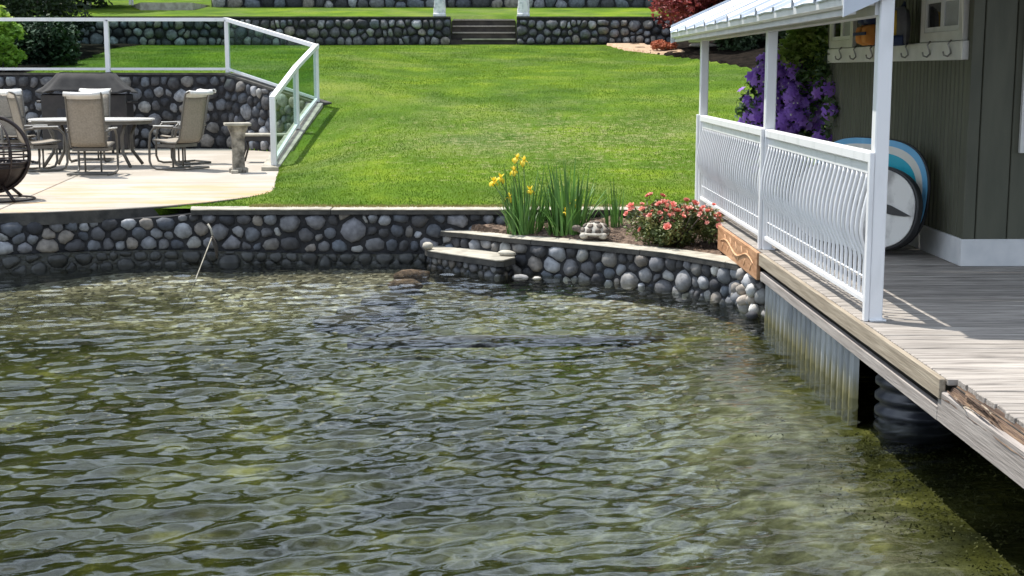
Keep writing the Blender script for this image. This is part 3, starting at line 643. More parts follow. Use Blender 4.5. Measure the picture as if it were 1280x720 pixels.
# glass railing
t = thing('glass_railing', 'glass panel railing with pale metal posts stepping down beside the lawn', 'railing')
def gpost(x, y, z, h, s=.045):
    o = MB().box((x-s,y-s,z), (x+s,y+s,z+h), ch=.008).build('post', M['white'], t)
def gpanel(a, b, za, zb, h=1.05, lo=.05):
    a = Vector(a); b = Vector(b); d = b-a; L_ = d.length; an = math.atan2(d.y, d.x); mid = (a+b)/2
    def seg(z0, z1, th, g0, g1, nm, mt):
        q0 = a+d*(g0/L_); q1 = b-d*(g1/L_); n = Vector((-d.y,d.x)).normalized()*th/2
        s0 = za+(zb-za)*g0/L_; s1 = zb-(zb-za)*g1/L_
        vs = [(q0.x-n.x,q0.y-n.y,s0+z0),(q1.x-n.x,q1.y-n.y,s1+z0),(q1.x+n.x,q1.y+n.y,s1+z0),(q0.x+n.x,q0.y+n.y,s0+z0),
              (q0.x-n.x,q0.y-n.y,s0+z1),(q1.x-n.x,q1.y-n.y,s1+z1),(q1.x+n.x,q1.y+n.y,s1+z1),(q0.x+n.x,q0.y+n.y,s0+z1)]
        m = MB(); m.add(vs, [(3,2,1,0),(4,5,6,7),(0,1,5,4),(1,2,6,5),(2,3,7,6),(3,0,4,7)]); return m.build(nm, mt, t)
    seg(h-.035, h+.035, .09, -.04, -.04, 'top_rail', M['white'])
    seg(lo, lo+.05, .05, .05, .05, 'bottom_rail', M['white'])
    seg(lo+.05, h-.035, .012, .06, .06, 'glass_panel', M['glass'])
rp = [(-13.0,28.85,2.215),(-10.35,28.9,2.215),(-7.78,28.95,2.215),(-5.38,28.95,2.215),(-3.36,26.95,1.66),(-3.44,24.75,1.26),(-3.5,22.5,.78)]
for k, (x, y, z) in enumerate(rp):
    if k != 1: gpost(x, y, z, 1.05)
for k, (a, b) in enumerate(zip(rp, rp[1:])):
    if k == 1: continue
    if k == 0: b = rp[2]
    gpanel(a[:2], b[:2], a[2], b[2])

# ---------------------------------------------------------------- upper terrace walls, steps, statues
def upper_wall(nm, x0, x1, y, zb_, zt_, label, seed, s=.24, sx0=None, sx1=None, thick=.4):
    t = thing(nm, label, 'stone wall'); P = Path([(x0,y),(x1,y)])
    f0 = lambda u: float(np.interp(x0+u, [-20,-10,-1,6,10], zb_)) if isinstance(zb_, list) else zb_
    wall_core(P, lambda u: f0(u)-.5, zt_, thick).build('mortar_core', M['mortar'], t)
    fieldstone(t, P, lambda u: f0(u), zt_-.03, s, seed, M['stone'], (sx0 if sx0 is not None else x0)-x0, (sx1 if sx1 is not None else x1)-x0, gap=.012, depth=.09, asp=1.05)
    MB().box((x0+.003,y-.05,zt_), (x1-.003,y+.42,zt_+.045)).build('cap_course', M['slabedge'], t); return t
upper_wall('upper_retaining_wall', -25, -1.35, 43.0, [2.95,2.95,3.0,3.0,3.0], 3.80, 'fieldstone retaining wall at the top of the lawn left of the garden steps', 31, .23, -14.5)
upper_wall('upper_retaining_wall', .62, 14, 43.0, [3.0,3.0,3.0,3.05,3.3], 3.80, 'fieldstone retaining wall at the top of the lawn right of the garden steps', 32, .24, None, 10)
upper_wall('terrace_wall', -9.6, 14, 49.0, 4.3, 5.9, 'second fieldstone wall behind the upper lawn strip', 33, .38, None, 7, .5)
t = thing('garden_steps', 'dark wooden garden steps between the two stone walls at the top of the lawn', 'steps')
for k in range(4):
    z = 3.0+k*.2
    MB().box((-1.34,43.0+k*.30,z-.3), (.60,44.3,z+.155)).build('riser', M['darkwood'], t)
    MB().box((-1.30 if k else -1.0,42.96+k*.30,z+.16), (.58,43.3+k*.30,z+.20)).build('tread', M['greytimber'] if k else M['cap'], t)
def statue(x, label):
    t = thing('garden_statue', label, 'statue', (x,43.18,3.845), 0, 'white statues flanking the garden steps')
    MB().box((-.19,-.17,0), (.19,.17,.09), ch=.015).build('plinth', M['statue'], t)
    n = 28; prof = [(.165,.09),(.175,.2),(.155,.38),(.15,.5),(.12,.62),(.155,.75),(.165,.85),(.09,.93),(.055,.97)]; mb = MB(); vs = []
    for (r, z) in prof:
        for k in range(n):
            a = 2*PI*k/n; q = r*(1+.13*math.sin(a*7+z*4)*(1 if z < .6 else .25)); vs.append((q*math.cos(a), q*math.sin(a)*.8, z))
    mb.add(vs, [(i*n+k, i*n+(k+1) % n, (i+1)*n+(k+1) % n, (i+1)*n+k) for i in range(len(prof)-1) for k in range(n)]); mb.build('draped_figure', M['statue'], t, smooth=True)
    h = rock(None, rr, .085, .09, .11, 14, 10, .03); h.build('head', M['statue'], t, smooth=True, loc=(0,0,1.06))
    for sgn in (-1,1): MB().tube([(sgn*.15,0,.84),(sgn*.19,-.04,.66),(sgn*.1,-.14,.6)], [.045,.04,.03], 8).build('arm', M['statue'], t, smooth=True)
statue(-1.68, 'white statue on the wall left of the garden steps'); statue(.82, 'white statue on the wall right of the garden steps')

# ---------------------------------------------------------------- dock
D = .67; XE = 2.34
t = thing('wooden_dock', 'weathered grey plank dock and walkway beside the olive house', 'dock'); dock = t
pw = .138; y = 4.6; rk = random.Random(12)
pm_ = [None]*6
for k in range(6):
    mb = MB(); x1 = 9.0; e = rk.uniform(-.012,.012)
    mb.box((0,0,-.036), (x1-XE,pw-.009,0), ch=.004); pm_[k] = mb.mesh('plank'); pm_[k].materials.append(M['plank'])
k = 0
while y < 17.2:
    o = link('plank', pm_[k % 6], None, dock, (XE+(.012 if y > 7.2 else .060+rk.uniform(0,.012)), y, D+rk.uniform(-.0025,.0025)), (rk.uniform(-.004,.004),0,0)); y += pw; k += 1
# rim timber, fascia, joists
MB().box((XE-.026,7.24,.560), (XE+.008,12.40,.668), ch=.004).build('rim_timber', M['timber'], dock)
MB().box((2.326,7.30,.43), (2.366,12.38,.507), ch=.004).build('fascia_board', M['greytimber'], dock)
MB().box((2.326,4.6,.43), (2.366,7.297,.60), ch=.006).build('fascia_board', M['greytimber'], dock)
MB().box((2.39,4.6,.44), (2.42,12.38,.63)).build('recess_shade_board', M['darkwood'], dock)  # dark board stands in for the shade in the gap under the rim
for q in (5.1,6.2,7.4,8.5,9.6,10.7,11.8): MB().box((2.42,q,.42), (9,q+.05,.63)).build('joist', M['darkwood'], dock)
MB().box((4.6,4.6,.3), (4.7,12.6,.62)).build('beam', M['darkwood'], dock)
# splintered edge where the rim is gone
rk2 = random.Random(4)
nn = 150; nc = 13; ys_ = np.linspace(4.6,7.235,nn); vs = []
off = [rk2.uniform(-9,9) for k in range(nc)]
for i, yy in enumerate(ys_):
    for k in range(nc):
        f = k/(nc-1); x = 2.425-.11*f**.8+(.03*max(0,f-.75)*4*.3); z = .660-.085*f
        nzv = noise.noise((yy*2.2,off[k],0)); n2 = noise.noise((yy*9,off[k],3))
        edge = 1-abs(f-.45)*1.2
        vs.append((x+.010*nzv+.004*n2, yy, z-.022*max(0,edge)+.016*nzv*edge+.006*n2+(.010 if k % 3 == 1 else 0)))
mb = MB(); mb.add(vs, [(i*nc+k, i*nc+k+1, (i+1)*nc+k+1, (i+1)*nc+k) for i in range(nn-1) for k in range(nc-1)]); mb.build('splintered_rim', M['rot'], dock)
for k in range(16):
    yy = rk2.uniform(4.9,7.2) if k > 8 else rk2.uniform(6.7,7.22); ln = rk2.uniform(.12,.5); x = 2.335+rk2.uniform(-.01,.04); z = .622+rk2.uniform(-.03,.03)
    MB().tube([(x,yy,z),(x-.008,yy-ln*.5,z+rk2.uniform(-.008,.008)),(x+rk2.uniform(-.03,.01),yy-ln,z+rk2.uniform(-.03,.015))], [.006,.005,.001], 4).build('splinter', M['timber'] if k % 4 == 0 else M['rot'], dock)
# carved cedar board at the planter end
t = thing('carved_board', 'orange brown board with carved scrolls on the dock edge beside the rose bush', 'board')
MB().box((2.30,12.42,.425), (2.335,14.65,.672), ch=.005).build('board', M['orange'], t)
MB().tube([(2.299, yy, .548+.045*math.sin((yy-12.6)*5.2)*(1-.3*(yy-12.6)/2)) for yy in np.linspace(12.6,14.45,60)], [.006+.006*math.sin(PI*i/59) for i in range(60)], 6).build('scroll', M['scroll'], t, smooth=True)
for k in range(11):
    yy = 12.72+k*.16; zz = .548+(.05 if k % 2 else -.045); rock(None, rr, .006, .055, .018, 10, 6, .05).build('carved_leaf', M['scroll'], t, True, (2.299,yy,zz), (.7 if k % 2 else -.7,0,0))
# corrugated metal skirt
t = thing('corrugated_skirt', 'galvanised corrugated metal sheet standing in the water under the dock edge', 'metal sheet')
n = 19*12; vs = []; Yb, Ye = 9.42, 12.66
for i in range(n+1):
    f = i/n; yy = Yb+(Ye-Yb)*f; x = 2.46-.05*float(np.interp((f*19) % 1, [0,.07,.16,.34,.43,.50,1],[0,.65,1,1,.65,0,0]))
    vs += [(x,yy,-.7), (x,yy,.395)]
mb = MB(); mb.add(vs, [(2*i,2*i+1,2*i+3,2*i+2) for i in range(n)]); o = mb.build('sheet', M['galv'], t); solidify(o, .006)
MB().box((2.395,Yb-.02,.385), (2.412,Ye,.43)).build('top_strip', M['greytimber'], t)
# culvert pipe float
t = thing('corrugated_pipe_pile', 'black ribbed plastic pipe standing in the water under the dock corner', 'pipe', (2.74,9.02,0))
prof = []; z = -.1
while z < .40:
    prof += [(.235,z),(.240,z+.03),(.268,z+.045),(.268,z+.075)]; z += .1
prof += [(.24,z),(.25,z+.012),(.215,z+.012),(.215,z-.2)]
MB().lathe(prof, 40).build('ribbed_pipe', M['blackplastic'], t, smooth=True)
MB().lathe([(.02,.2),(.21,.2),(.21,.402),(.02,.402)], 24).build('foam_fill', M['orange'], t)
for q, yy in enumerate((5.3,)):
    t2 = copy_tree(t); t2.location = (3.0,yy,0); t2['label'] = 'black ribbed plastic pipe under the near end of the dock'
# deep shade under the dock: bank and skirt on far side
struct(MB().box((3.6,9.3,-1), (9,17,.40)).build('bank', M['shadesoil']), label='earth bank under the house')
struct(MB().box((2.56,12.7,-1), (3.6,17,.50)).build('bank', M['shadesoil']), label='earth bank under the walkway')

# porch railing
XF = 2.42; Y0, Y1, Ym = 9.0, 16.75, 12.68
t = thing('porch_railing', 'white metal railing with belly-shaped balusters along the dock edge', 'railing')
for (a, b) in ((Y0+.05,Ym-.03),(Ym+.03,Y1-.05)):
    MB().box((XF-.035,a,D+1.0), (XF+.035,b,D+1.075), ch=.01).build('top_rail', M['white'], t)
    MB().box((XF-.02,a,D+.085), (XF+.02,b,D+.125), ch=.006).build('bottom_rail', M['white'], t)
    MB().box((XF-.012,a,D+.93), (XF+.012,b,D+.999)).build('upper_channel', M['white'], t)
    MB().tube([(XF,a,D+.25),(XF,b,D+.25)], .006, 6).build('tie_rod', M['white'], t)
bal = MB(); hh = np.linspace(.125,.93,22)
def belly(h):
    if h < .38: return 0
    if h < .56: s = (h-.38)/.18; return -.062*(math.sin(s*PI/2))
    s = (h-.56)/(.93-.56); return -.062*(math.cos(s*PI/2)**1.25)
bal.tube([(belly(h),0,h) for h in hh], .0125, 6); bm = bal.mesh('baluster', True); bm.materials.append(M['white'])
for (a, b) in ((Y0+.05,Ym-.03),(Ym+.03,Y1-.05)):
    n = round((b-a)/.125)
    for k in range(n): link('baluster', bm, None, t, (XF,a+(b-a)*(k+.5)/n,D))
for yy in (Y0-.03,Ym,Y1+.03):
    MB().box((XF-.065,yy-.028,D), (XF-.037,yy+.028,D+1.08), ch=.004).build('rail_post', M['white'], t)

# porch roof
t = thing('porch_roof', 'white ribbed metal porch roof on slim white posts over the walkway', 'porch roof'); roof = t
S = .45; XV = 2.20; ZV = 2.70; YR0, YR1 = 8.95, 17.7
for yy in (Y0,Ym,Y1):
    o = MB().box((XF-.036,yy-.05,D), (XF+.055,yy+.05,2.62 if yy > 9.1 else 2.73), ch=.008).build('post', M['white'], t)
for yy in (Y0,Ym,Y1): MB().box((XF-.030,yy-.065,D+.002), (XF+.075,yy+.065,D+.012)).build('post_base', M['white'], t)
MB().box((2.36,YR0+.03,2.60), (2.48,YR1-.06,2.70)).build('eave_beam', M['greytrim'], t)
MB().box((XV+.04,YR0+.03,2.66), (2.355,YR1-.06,2.685)).build('soffit', M['greytrim'], t)
g = MB(); prof = [(XV+.045,2.69),(XV-.02,2.645),(XV-.045,2.66),(XV-.05,2.715),(XV-.035,2.73),(XV-.04,2.72),(XV-.035,2.67),(XV-.015,2.655),(XV+.05,2.70)]
vs = [(x,y,z) for y in (YR0,YR1) for x, z in prof]; n = len(prof); g.add(vs, [(i,(i+1) % n,n+(i+1) % n,n+i) for i in range(n)]+[tuple(range(n)),tuple(range(n,2*n))[::-1]]); g.build('gutter', M['white'], t)
MB().box((XV+.0,YR0+.02,2.605), (XV+.04,YR1-.02,2.69)).build('fascia', M['greytrim'], t)
np_ = 6; pwid = (YR1-YR0)/np_
for k in range(np_):
    ya = YR0+k*pwid+.004; yb = YR0+(k+1)*pwid-.004; sec = []
    nr = 2
    for r_ in range(nr):
        q = ya+(yb-ya)*r_/nr; st = (yb-ya)/nr; hgt = .055 if r_ == 0 else .03
        sec += [(q,hgt),(q+.035,hgt),(q+.05,.0),(q+st*.5,.006),(q+st-.05,0),(q+st-.035,hgt if r_ == nr-1 else .03)]
    sec.append((yb,.055)); X1 = 7.4; mb = MB(); vs = []
    for x in (XV-.06,X1): vs += [(x,yy,ZV+.03+(x-XV)*S+h) for yy, h in sec]
    n = len(sec); mb.add(vs, [(i,i+1,n+i+1,n+i) for i in range(n-1)]); solidify(mb.build('roof_panel', M['roof'], t), .012, -1)
mb = MB()
for yy in (YR0-.03,YR1):
    xs_ = (XV-.05,7.4); vs = [(x,y2,ZV+(x-XV)*S+dz) for x in xs_ for y2 in (yy,yy+.03) for dz in (-.09,.13)]
    m2 = MB(); m2.add(vs, [(0,1,3,2),(4,6,7,5),(0,4,5,1),(2,3,7,6),(1,5,7,3),(0,2,6,4)]); m2.build('rake_board', M['roof'], t)
for yy in np.arange(YR0+.6,YR1,1.2):
    vs = [(x,y2,ZV+(x-XV)*S+dz) for x in (2.49,7.3) for y2 in (yy,yy+.04) for dz in (-.08,.0)]
    m2 = MB(); m2.add(vs, [(0,1,3,2),(4,6,7,5),(0,4,5,1),(2,3,7,6),(1,5,7,3),(0,2,6,4)]); m2.build('rafter', M['greytrim'], t)

# ---------------------------------------------------------------- house
XH, YH, YE = 3.82, 11.52, 16.6
t = thing('olive_house', 'olive green boarded house with white trim and grey white skirting at the right', 'house'); house = t
MB().box((XH+.03,YH+.03,D-.1), (9.5,YE,4.6)).build('wall', M['olive'], t)
y = YH+.09
sb = MB().box((-.028,0,0), (0,.088,3.2), ch=.006).mesh('siding_board'); sb.materials.append(M['olive'])
while y < YE-.1:
    link('siding_board', sb, None, t, (XH+.028,y,D+.18), (0,0,0)); y += .108
fb = MB().box((0,-.022,0), (.255,0,3.4), ch=.006).mesh('siding_board'); fb.materials.append(M['olive'])
x = XH+.10
while x < 6.8: link('siding_board', fb, None, t, (x,YH+.027,D+.19)); x += .262
MB().box((XH-.006,YH-.006,D+.2), (XH+.09,YH+.08,4.3), ch=.006).build('corner_board', M['olive'], t)
MB().box((XH-.018,YH-.018,D), (6.9,YH+.02,D+.225), ch=.006).build('skirting', M['greytrim'], t)
MB().box((XH-.018,YH+.023,D), (XH+.02,YE,D+.225), ch=.006).build('skirting', M['greytrim'], t)
def side_window(ya, yb, z0, z1, surround=True):
    f = MB(); x0 = XH-.03
    f.box((x0-.012,ya-.11,2.505), (x0+.03,ya,3.25)); f.box((x0-.012,yb,2.505), (x0+.03,yb+.11,3.25)); f.box((x0-.012,ya+.001,2.505), (x0+.03,yb-.001,z0)); f.box((x0-.012,ya+.001,z1), (x0+.03,yb-.001,3.25))
    w_ = f.build('window', M['whitewood'], house)
    m = MB(); ym = (ya+yb)/2
    for (a, b) in ((ya,ym),(ym,yb)):
        m.box((x0-.004,a+.002,z0+.002), (x0+.02,a+.045,z1-.002)); m.box((x0-.004,b-.045,z0+.002), (x0+.02,b-.002,z1-.002)); m.box((x0-.004,a+.047,z0+.002), (x0+.02,b-.047,z0+.045)); m.box((x0-.004,a+.047,z1-.045), (x0+.02,b-.047,z1-.002))
    m.build('sash', M['white'], w_)
    MB().box((x0+.008,ya+.04,z0+.04), (x0+.012,ym-.04,z1-.04)).build('pane', M['pane_reflection'], w_)
    MB().box((x0+.008,ym+.04,z0+.04), (x0+.012,yb-.04,z1-.04)).build('pane', M['pane'], w_)
side_window(11.75,12.70,2.585,2.88); side_window(15.35,16.2,2.585,2.88)
f = MB(); f.box((4.235,YH-.04,1.6), (4.33,YH+.0,3.6)); f.box((4.332,YH-.04,1.6), (6.0,YH+.0,1.70)); fw = f.build('window', M['whitewood'], house)
MB().box((4.33,YH-.02,1.70), (6.0,YH-.012,3.6)).build('pane', M['pane'], fw)

# hook rail
t = thing('hook_rail', 'white board with a row of metal hooks on the olive house wall', 'coat rack')
MB().box((XH-.06,11.58,2.345), (XH-.002,16.3,2.50), ch=.006).build('board', M['whitewood'], t)
for yy in (11.85,12.42,13.08,13.62,14.32,14.98,15.62):
    x = XH-.062; MB().tube([(x-.004,yy,2.51),(x-.03,yy,2.475),(x-.012,yy,2.43),(x-.006,yy,2.40),(x-.03,yy,2.375),(x-.062,yy,2.385),(x-.07,yy,2.415)], .008, 6).build('hook', M['steel'], t, smooth=True)
# life jackets
def pad(w_, h, th, nu=8, nv=8, top=0):
    mb = MB()
    def fr(s):
        def fn(u, v):
            a = (u-.5)*2; b = (v-.5)*2; e = max(0, 1-abs(a)**4)*max(0, 1-abs(b)**4)
            return (s*th/2*e**.4, a*w_/2*(1-.35*top*max(0, b)**2), b*h/2)
        return fn
    mb.grid(fr(1), nu, nv); mb.grid(fr(-1), nu, nv); return mb
t = thing('life_jacket', 'orange life jacket with navy top hanging above the hooks', 'life jacket', (XH-.16,14.15,2.65))
for s in (-1,1):
    pad(.22,.20,.17).build('front_pad', M['vest_orange'], t, True, (0,s*.115,-.045)); pad(.20,.13,.16).build('shoulder_pad', M['navy'], t, True, (0.01,s*.11,.115))
MB().box((-.093,-.235,-.05), (-.082,.235,-.02)).build('strap', M['navy'], t); MB().tube([(.02,-.1,.17),(.04,0,.23),(.02,.1,.17)], .012, 6).build('hanging_loop', M['navy'], t, True)
t = thing('life_jacket', 'yellow life jacket edged in grey and navy hanging beside the porch post', 'life jacket', (XH-.15,13.1,2.66))
pad(.46,.34,.12,12,12,1).build('back_pad', M['vest_grey'], t, True); pad(.30,.24,.16,10,10,1).build('front_pad', M['vest_yellow'], t, True, (-.05,.03,.02)); pad(.44,.10,.17).build('waist_band', M['navy'], t, True, (-.03,0,-.13))
MB().tube([(.02,-.08,.15),(.04,0,.21),(.02,.08,.15)], .012, 6).build('hanging_loop', M['navy'], t, True)

# paddle boards on edge against the wall
def board(label, loc, rz, tilt, Ln, Wd, layers, extra=None):
    t = thing('paddle_board', label, 'paddle board', loc, 0); t.rotation_euler = (tilt,0,rz)
    # local: x along length (nose at +x), z up is width, y normal (toward camera = -y)
    def outline(sc, n=60):
        P = []
        for k in range(n):
            a = 2*PI*k/n; c, s_ = math.cos(a), math.sin(a)
            P.append((Ln/2*math.copysign(abs(c)**.62, c)*(1-(1-sc)*Wd/Ln), Wd/2*math.copysign(abs(s_)**.85, s_)*sc))
        return P
    for (nm, sc, y0, y1, mt) in layers:
        P = outline(sc); n = len(P); mb = MB(); vs = [(x,y0,z) for x, z in P]+[(x,y1,z) for x, z in P]
        mb.add(vs, [tuple(range(n)),tuple(range(n,2*n))[::-1]]+[(i,n+i,n+(i+1) % n,(i+1) % n) for i in range(n)]); bevel(mb.build(nm, mt, t), .012, 2)
    if extra: extra(t)
    return t
def slit(t):
    P = [(.80,-.04),(.70,-.012),(.54,.03),(.40,.045),(.26,.04),(.26,-.012),(.42,-.035),(.58,-.05),(.72,-.05)]
    mb = MB(); n = len(P); vs = [(x,-.075,z+.01) for x, z in P]+[(x,-.068,z+.01) for x, z in P]; mb.add(vs, [tuple(range(n)),tuple(range(n,2*n))[::-1]]+[(i,n+i,n+(i+1) % n,(i+1) % n) for i in range(n)]); mb.build('carry_handle', M['rubber'], t)
RZ = math.radians(-64)
def place(xn, yn, Ln, z): # nose at given point
    return (xn-math.cos(RZ)*Ln/2, yn-math.sin(RZ)*Ln/2, z)
board('scuffed grey white board with black edge standing on its side on the deck', place(3.585,11.90,1.7,D+.395), RZ, -.12, 1.7, .77, [('body',1.0,-.05,.015,M['rubber']),('deck_pad',.945,-.066,-.051,M['boardwhite'])], slit)
board('turquoise board with cream stripes leaning against the wall behind the grey board', place(3.63,12.05,1.6,D+.505), RZ, -.12, 1.6, 1.01, [('body',1.0,.065,.095,M['rubber']),('blue_rim',.975,.055,.064,M['blueboard']),('cream_stripe',.87,.050,.0545,M['cream']),('turquoise_panel',.74,.045,.0495,M['turq'])])

# ---------------------------------------------------------------- patio furniture
def make_chair():
    t = thing('patio_chair', 'x', 'chair', (0,0,ZP), 0, 'tan sling chairs around the patio table')
    for s in (-1,1):
        x = s*.29
        MB().tube([(x,-.36,.03),(x,-.1,.022),(x,.22,.022),(x*1.01,.31,.05),(x*1.02,.345,.14),(x*1.02,.34,.40),(x*1.03,.31,.58),(x*1.03,.23,.665),(x*1.03,.10,.685),(x*1.02,-.12,.675),(x*.98,-.30,.66)], .019, 8).build('side_frame', M['chairmetal'], t, True)
        MB().tube([(s*.265,.27,.47),(s*.265,-.02,.435),(s*.265,-.18,.43),(s*.265,-.245,.50),(s*.265,-.31,.80),(s*.265,-.36,1.05),(s*.265,-.40,1.20),(s*.265,-.47,1.235)], .016, 8).build('seat_rail', M['chairmetal'], t, True)
        MB().box((s*.31-.03,-.16,.69), (s*.31+.03,.22,.708), ch=.005).build('armrest', M['tabletop'], t)
        MB().tube([(s*.12,.02,.03),(s*.12,.02,.40)], .015, 6).build('spring_strut', M['chairmetal'], t, True)
    MB().tube([(-.29,-.36,.03),(.29,-.36,.03)], .017, 8).build('rear_crossbar', M['chairmetal'], t, True)
    MB().tube([(-.29,.02,.03),(.29,.02,.03)], .017, 8).build('middle_crossbar', M['chairmetal'], t, True)
    MB().tube([(-.265,-.30,.77),(.265,-.30,.77)], .012, 8).build('back_crossbar', M['chairmetal'], t, True)
    MB().box((-.26,-.16,.36), (.26,.22,.41)).build('seat_pan', M['chairmetal'], t)
    def sl(prof, w_):
        mb = MB(); n = len(prof); vs = [(sx*w_,y,z+dz) for sx in (-1,-.5,0,.5,1) for (y, z), dz in zip(prof, [-.012*(1-sx*sx)]*n)]
        mb.add(vs, [(c*n+i,c*n+i+1,(c+1)*n+i+1,(c+1)*n+i) for c in range(4) for i in range(n-1)]); return mb
    solidify(sl([(.28,.475),(.25,.485),(.1,.462),(-.05,.445),(-.17,.44)], .255).build('seat_sling', M['sling'], t, True), .012)
    solidify(sl([(-.20,.445),(-.245,.51),(-.28,.65),(-.312,.80),(-.338,.93),(-.362,1.05),(-.385,1.15)], .252).build('back_sling', M['sling'], t, True), .012)
    solidify(sl([(-.383,1.152),(-.40,1.20),(-.44,1.235),(-.49,1.245),(-.51,1.225),(-.50,1.19)], .27).build('head_roll', M['tabletop'], t, True), .02)  # pale colour stands in for sunlight on the rolled top
    return t
c0 = make_chair()
for k, (x, y, r, lab) in enumerate([(-6.10,21.62,2,'tan sling patio chair nearest the water with its back to the camera'), (-7.16,22.45,-58,'tan sling patio chair at the left end of the table beside the fire globe'), (-5.05,22.75,62,'tan sling patio chair at the right end of the table turned sideways'),
        (-7.0,24.75,182,'tan sling patio chair behind the table in front of the covered grill'), (-5.28,24.1,128,'tan sling patio chair at the far right corner of the table'), (-8.12,24.2,214,'tan sling patio chair at the far left corner of the table')]):
    o = c0 if k == 0 else copy_tree(c0); o.location = (x,y,ZP); o.rotation_euler = (0,0,math.radians(r)); o['label'] = lab
t = thing('patio_table', 'long pale topped patio table with rounded ends and curved taupe legs', 'table', (-6.60,23.45,ZP))
P = []
for k in range(40):
    a = 2*PI*k/40; P.append((1.0*math.copysign(abs(math.cos(a))**.75, math.cos(a)), .62*math.copysign(abs(math.sin(a))**.75, math.sin(a))))
bevel(MB().prism(P, .755, .785).build('tabletop', M['tabletop'], t), .01)
MB().prism([(x*.95,y*.95) for x, y in P], .70, .752).build('table_frame', M['chairmetal'], t)
for sx in (-1,1):
    for sy in (-1,1): MB().tube([(sx*.62,sy*.36,.70),(sx*.55,sy*.30,.50),(sx*.56,sy*.30,.25),(sx*.70,sy*.40,.02)], .028, 8).build('leg', M['chairmetal'], t, True)
# covered grill
t = thing('barbecue_grill', 'black barbecue grill under a grey cloth cover against the stone wall', 'grill', (-7.75,27.3,ZP))
MB().box((-.80,-.28,.08), (.80,.28,1.12), ch=.02).build('cabinet', M['black'], t)
for s in (-1,1):
    MB().box((s*.805 if s > 0 else -.89,-.26,.95), (.89 if s > 0 else -.805,.26,1.0), ch=.008).build('side_shelf', M['black'], t)
    MB().box((s*.5-.02,-.24,0), (s*.5+.02,-.2,.08)).build('caster', M['black'], t); MB().box((s*.5-.02,.2,0), (s*.5+.02,.24,.08)).build('caster', M['black'], t)
MB().box((-.5,-.287,.15), (-.01,-.281,.85)).build('door', M['blackplastic'], t); MB().box((.01,-.287,.15), (.5,-.281,.85)).build('door', M['blackplastic'], t)
mb = MB(); n = 72; rings = [(.46,.22,1.53),(.52,.27,1.50),(.62,.33,1.38),(.76,.38,1.25),(.86,.41,1.19),(.90,.43,1.16)]; vs = []
for j, (a, b, z) in enumerate(rings):
    for k in range(n):
        th = 2*PI*k/n; c, s_ = math.cos(th), math.sin(th); q = 1+(.012+.02*j/5)*math.sin(th*9+1.3*math.sin(th*2))*(j > 0)
        vs.append((a*q*math.copysign(abs(c)**.45, c), b*q*math.copysign(abs(s_)**.45, s_), z-(.03*math.sin(th*5+1)*(j/5)) - (.02*(1-abs(c)) if j == 0 else 0)))
fs = [(j*n+k,j*n+(k+1) % n,(j+1)*n+(k+1) % n,(j+1)*n+k) for j in range(len(rings)-1) for k in range(n)]; fs.append(tuple(range(n)))
mb.add(vs, fs); solidify(mb.build('cloth_cover', M['cover'], t, True), .01)
# fire globe
t = thing('fire_globe', 'dark iron globe fire pit with open bands and splayed legs at the patio edge', 'fire pit', (-6.12,17.35,ZP))
C = Vector((0,0,.56)); r = .44
for k in range(3):
    a = PI*k/3+.35; MB().tube([C+Vector((r*math.cos(q)*math.cos(a), r*math.cos(q)*math.sin(a), r*math.sin(q))) for q in np.linspace(0,2*PI,33)[:-1]], .012, 6, closed=True).build('band', M['bronze'], t, True)
MB().tube([C+Vector((.46*math.cos(a),.0,.46*math.sin(a))) for a in np.linspace(0,2*PI,49)[:-1]], .024, 8, closed=True).build('outer_ring', M['bronze'], t, True)
for z in (-.16,-.1,-.03,.04,.10):
    q = math.sqrt(r*r-z*z); MB().tube([C+Vector((q*math.cos(a), q*math.sin(a), z)) for a in np.linspace(0,2*PI,41)[:-1]], .011, 6, closed=True).build('ring', M['bronze'], t, True)
mb = MB(); prof = [(.02,-.425)]+[(r*.98*math.cos(a), r*.98*math.sin(a)) for a in np.linspace(-1.35,-.25,9)]
vs = [(q*math.cos(2*PI*k/32), q*math.sin(2*PI*k/32), C.z+z) for q, z in prof for k in range(32)]
mb.add(vs, [(i*32+k,i*32+(k+1) % 32,(i+1)*32+(k+1) % 32,(i+1)*32+k) for i in range(len(prof)-1) for k in range(32)]); solidify(mb.build('bowl', M['bronze'], t, True), .012)
for a in (-.75,1.2,3.3):
    MB().tube([(.22*math.cos(a),.22*math.sin(a),.20),(.50*math.cos(a),.50*math.sin(a),.015)], .022, 6).build('leg', M['bronze'], t, True)
MB().tube([(.48*math.cos(a),.48*math.sin(a),.012) for a in np.linspace(0,2*PI,41)[:-1]], .012, 6, closed=True).build('base_ring', M['bronze'], t, True)
# pedestal
t = thing('stone_pedestal', 'weathered square stone pedestal with a flat top at the right of the patio', 'pedestal', (-3.98,22.05,ZP), .25)
MB().lathe([(.145,0),(.15,.06),(.125,.08)], 4).build('base', M['oldstone'], t)
MB().lathe([(.15,.0),(.152,.045),(.13,.075),(.125,.3),(.135,.52),(.16,.62),(.20,.68),(.205,.72)], 4).build('shaft', M['oldstone'], t).rotation_euler = (0,0,PI/4)
bevel(MB().box((-.2,-.2,.722), (.2,.2,.765)).build('top_slab', M['cap'], t), .01)
bevel(MB().box((-.13,-.25,0), (-.02,-.15,.05)).build('base_highlight', M['cap'], t), .01)  # pale block stands in for the bright highlight at the base
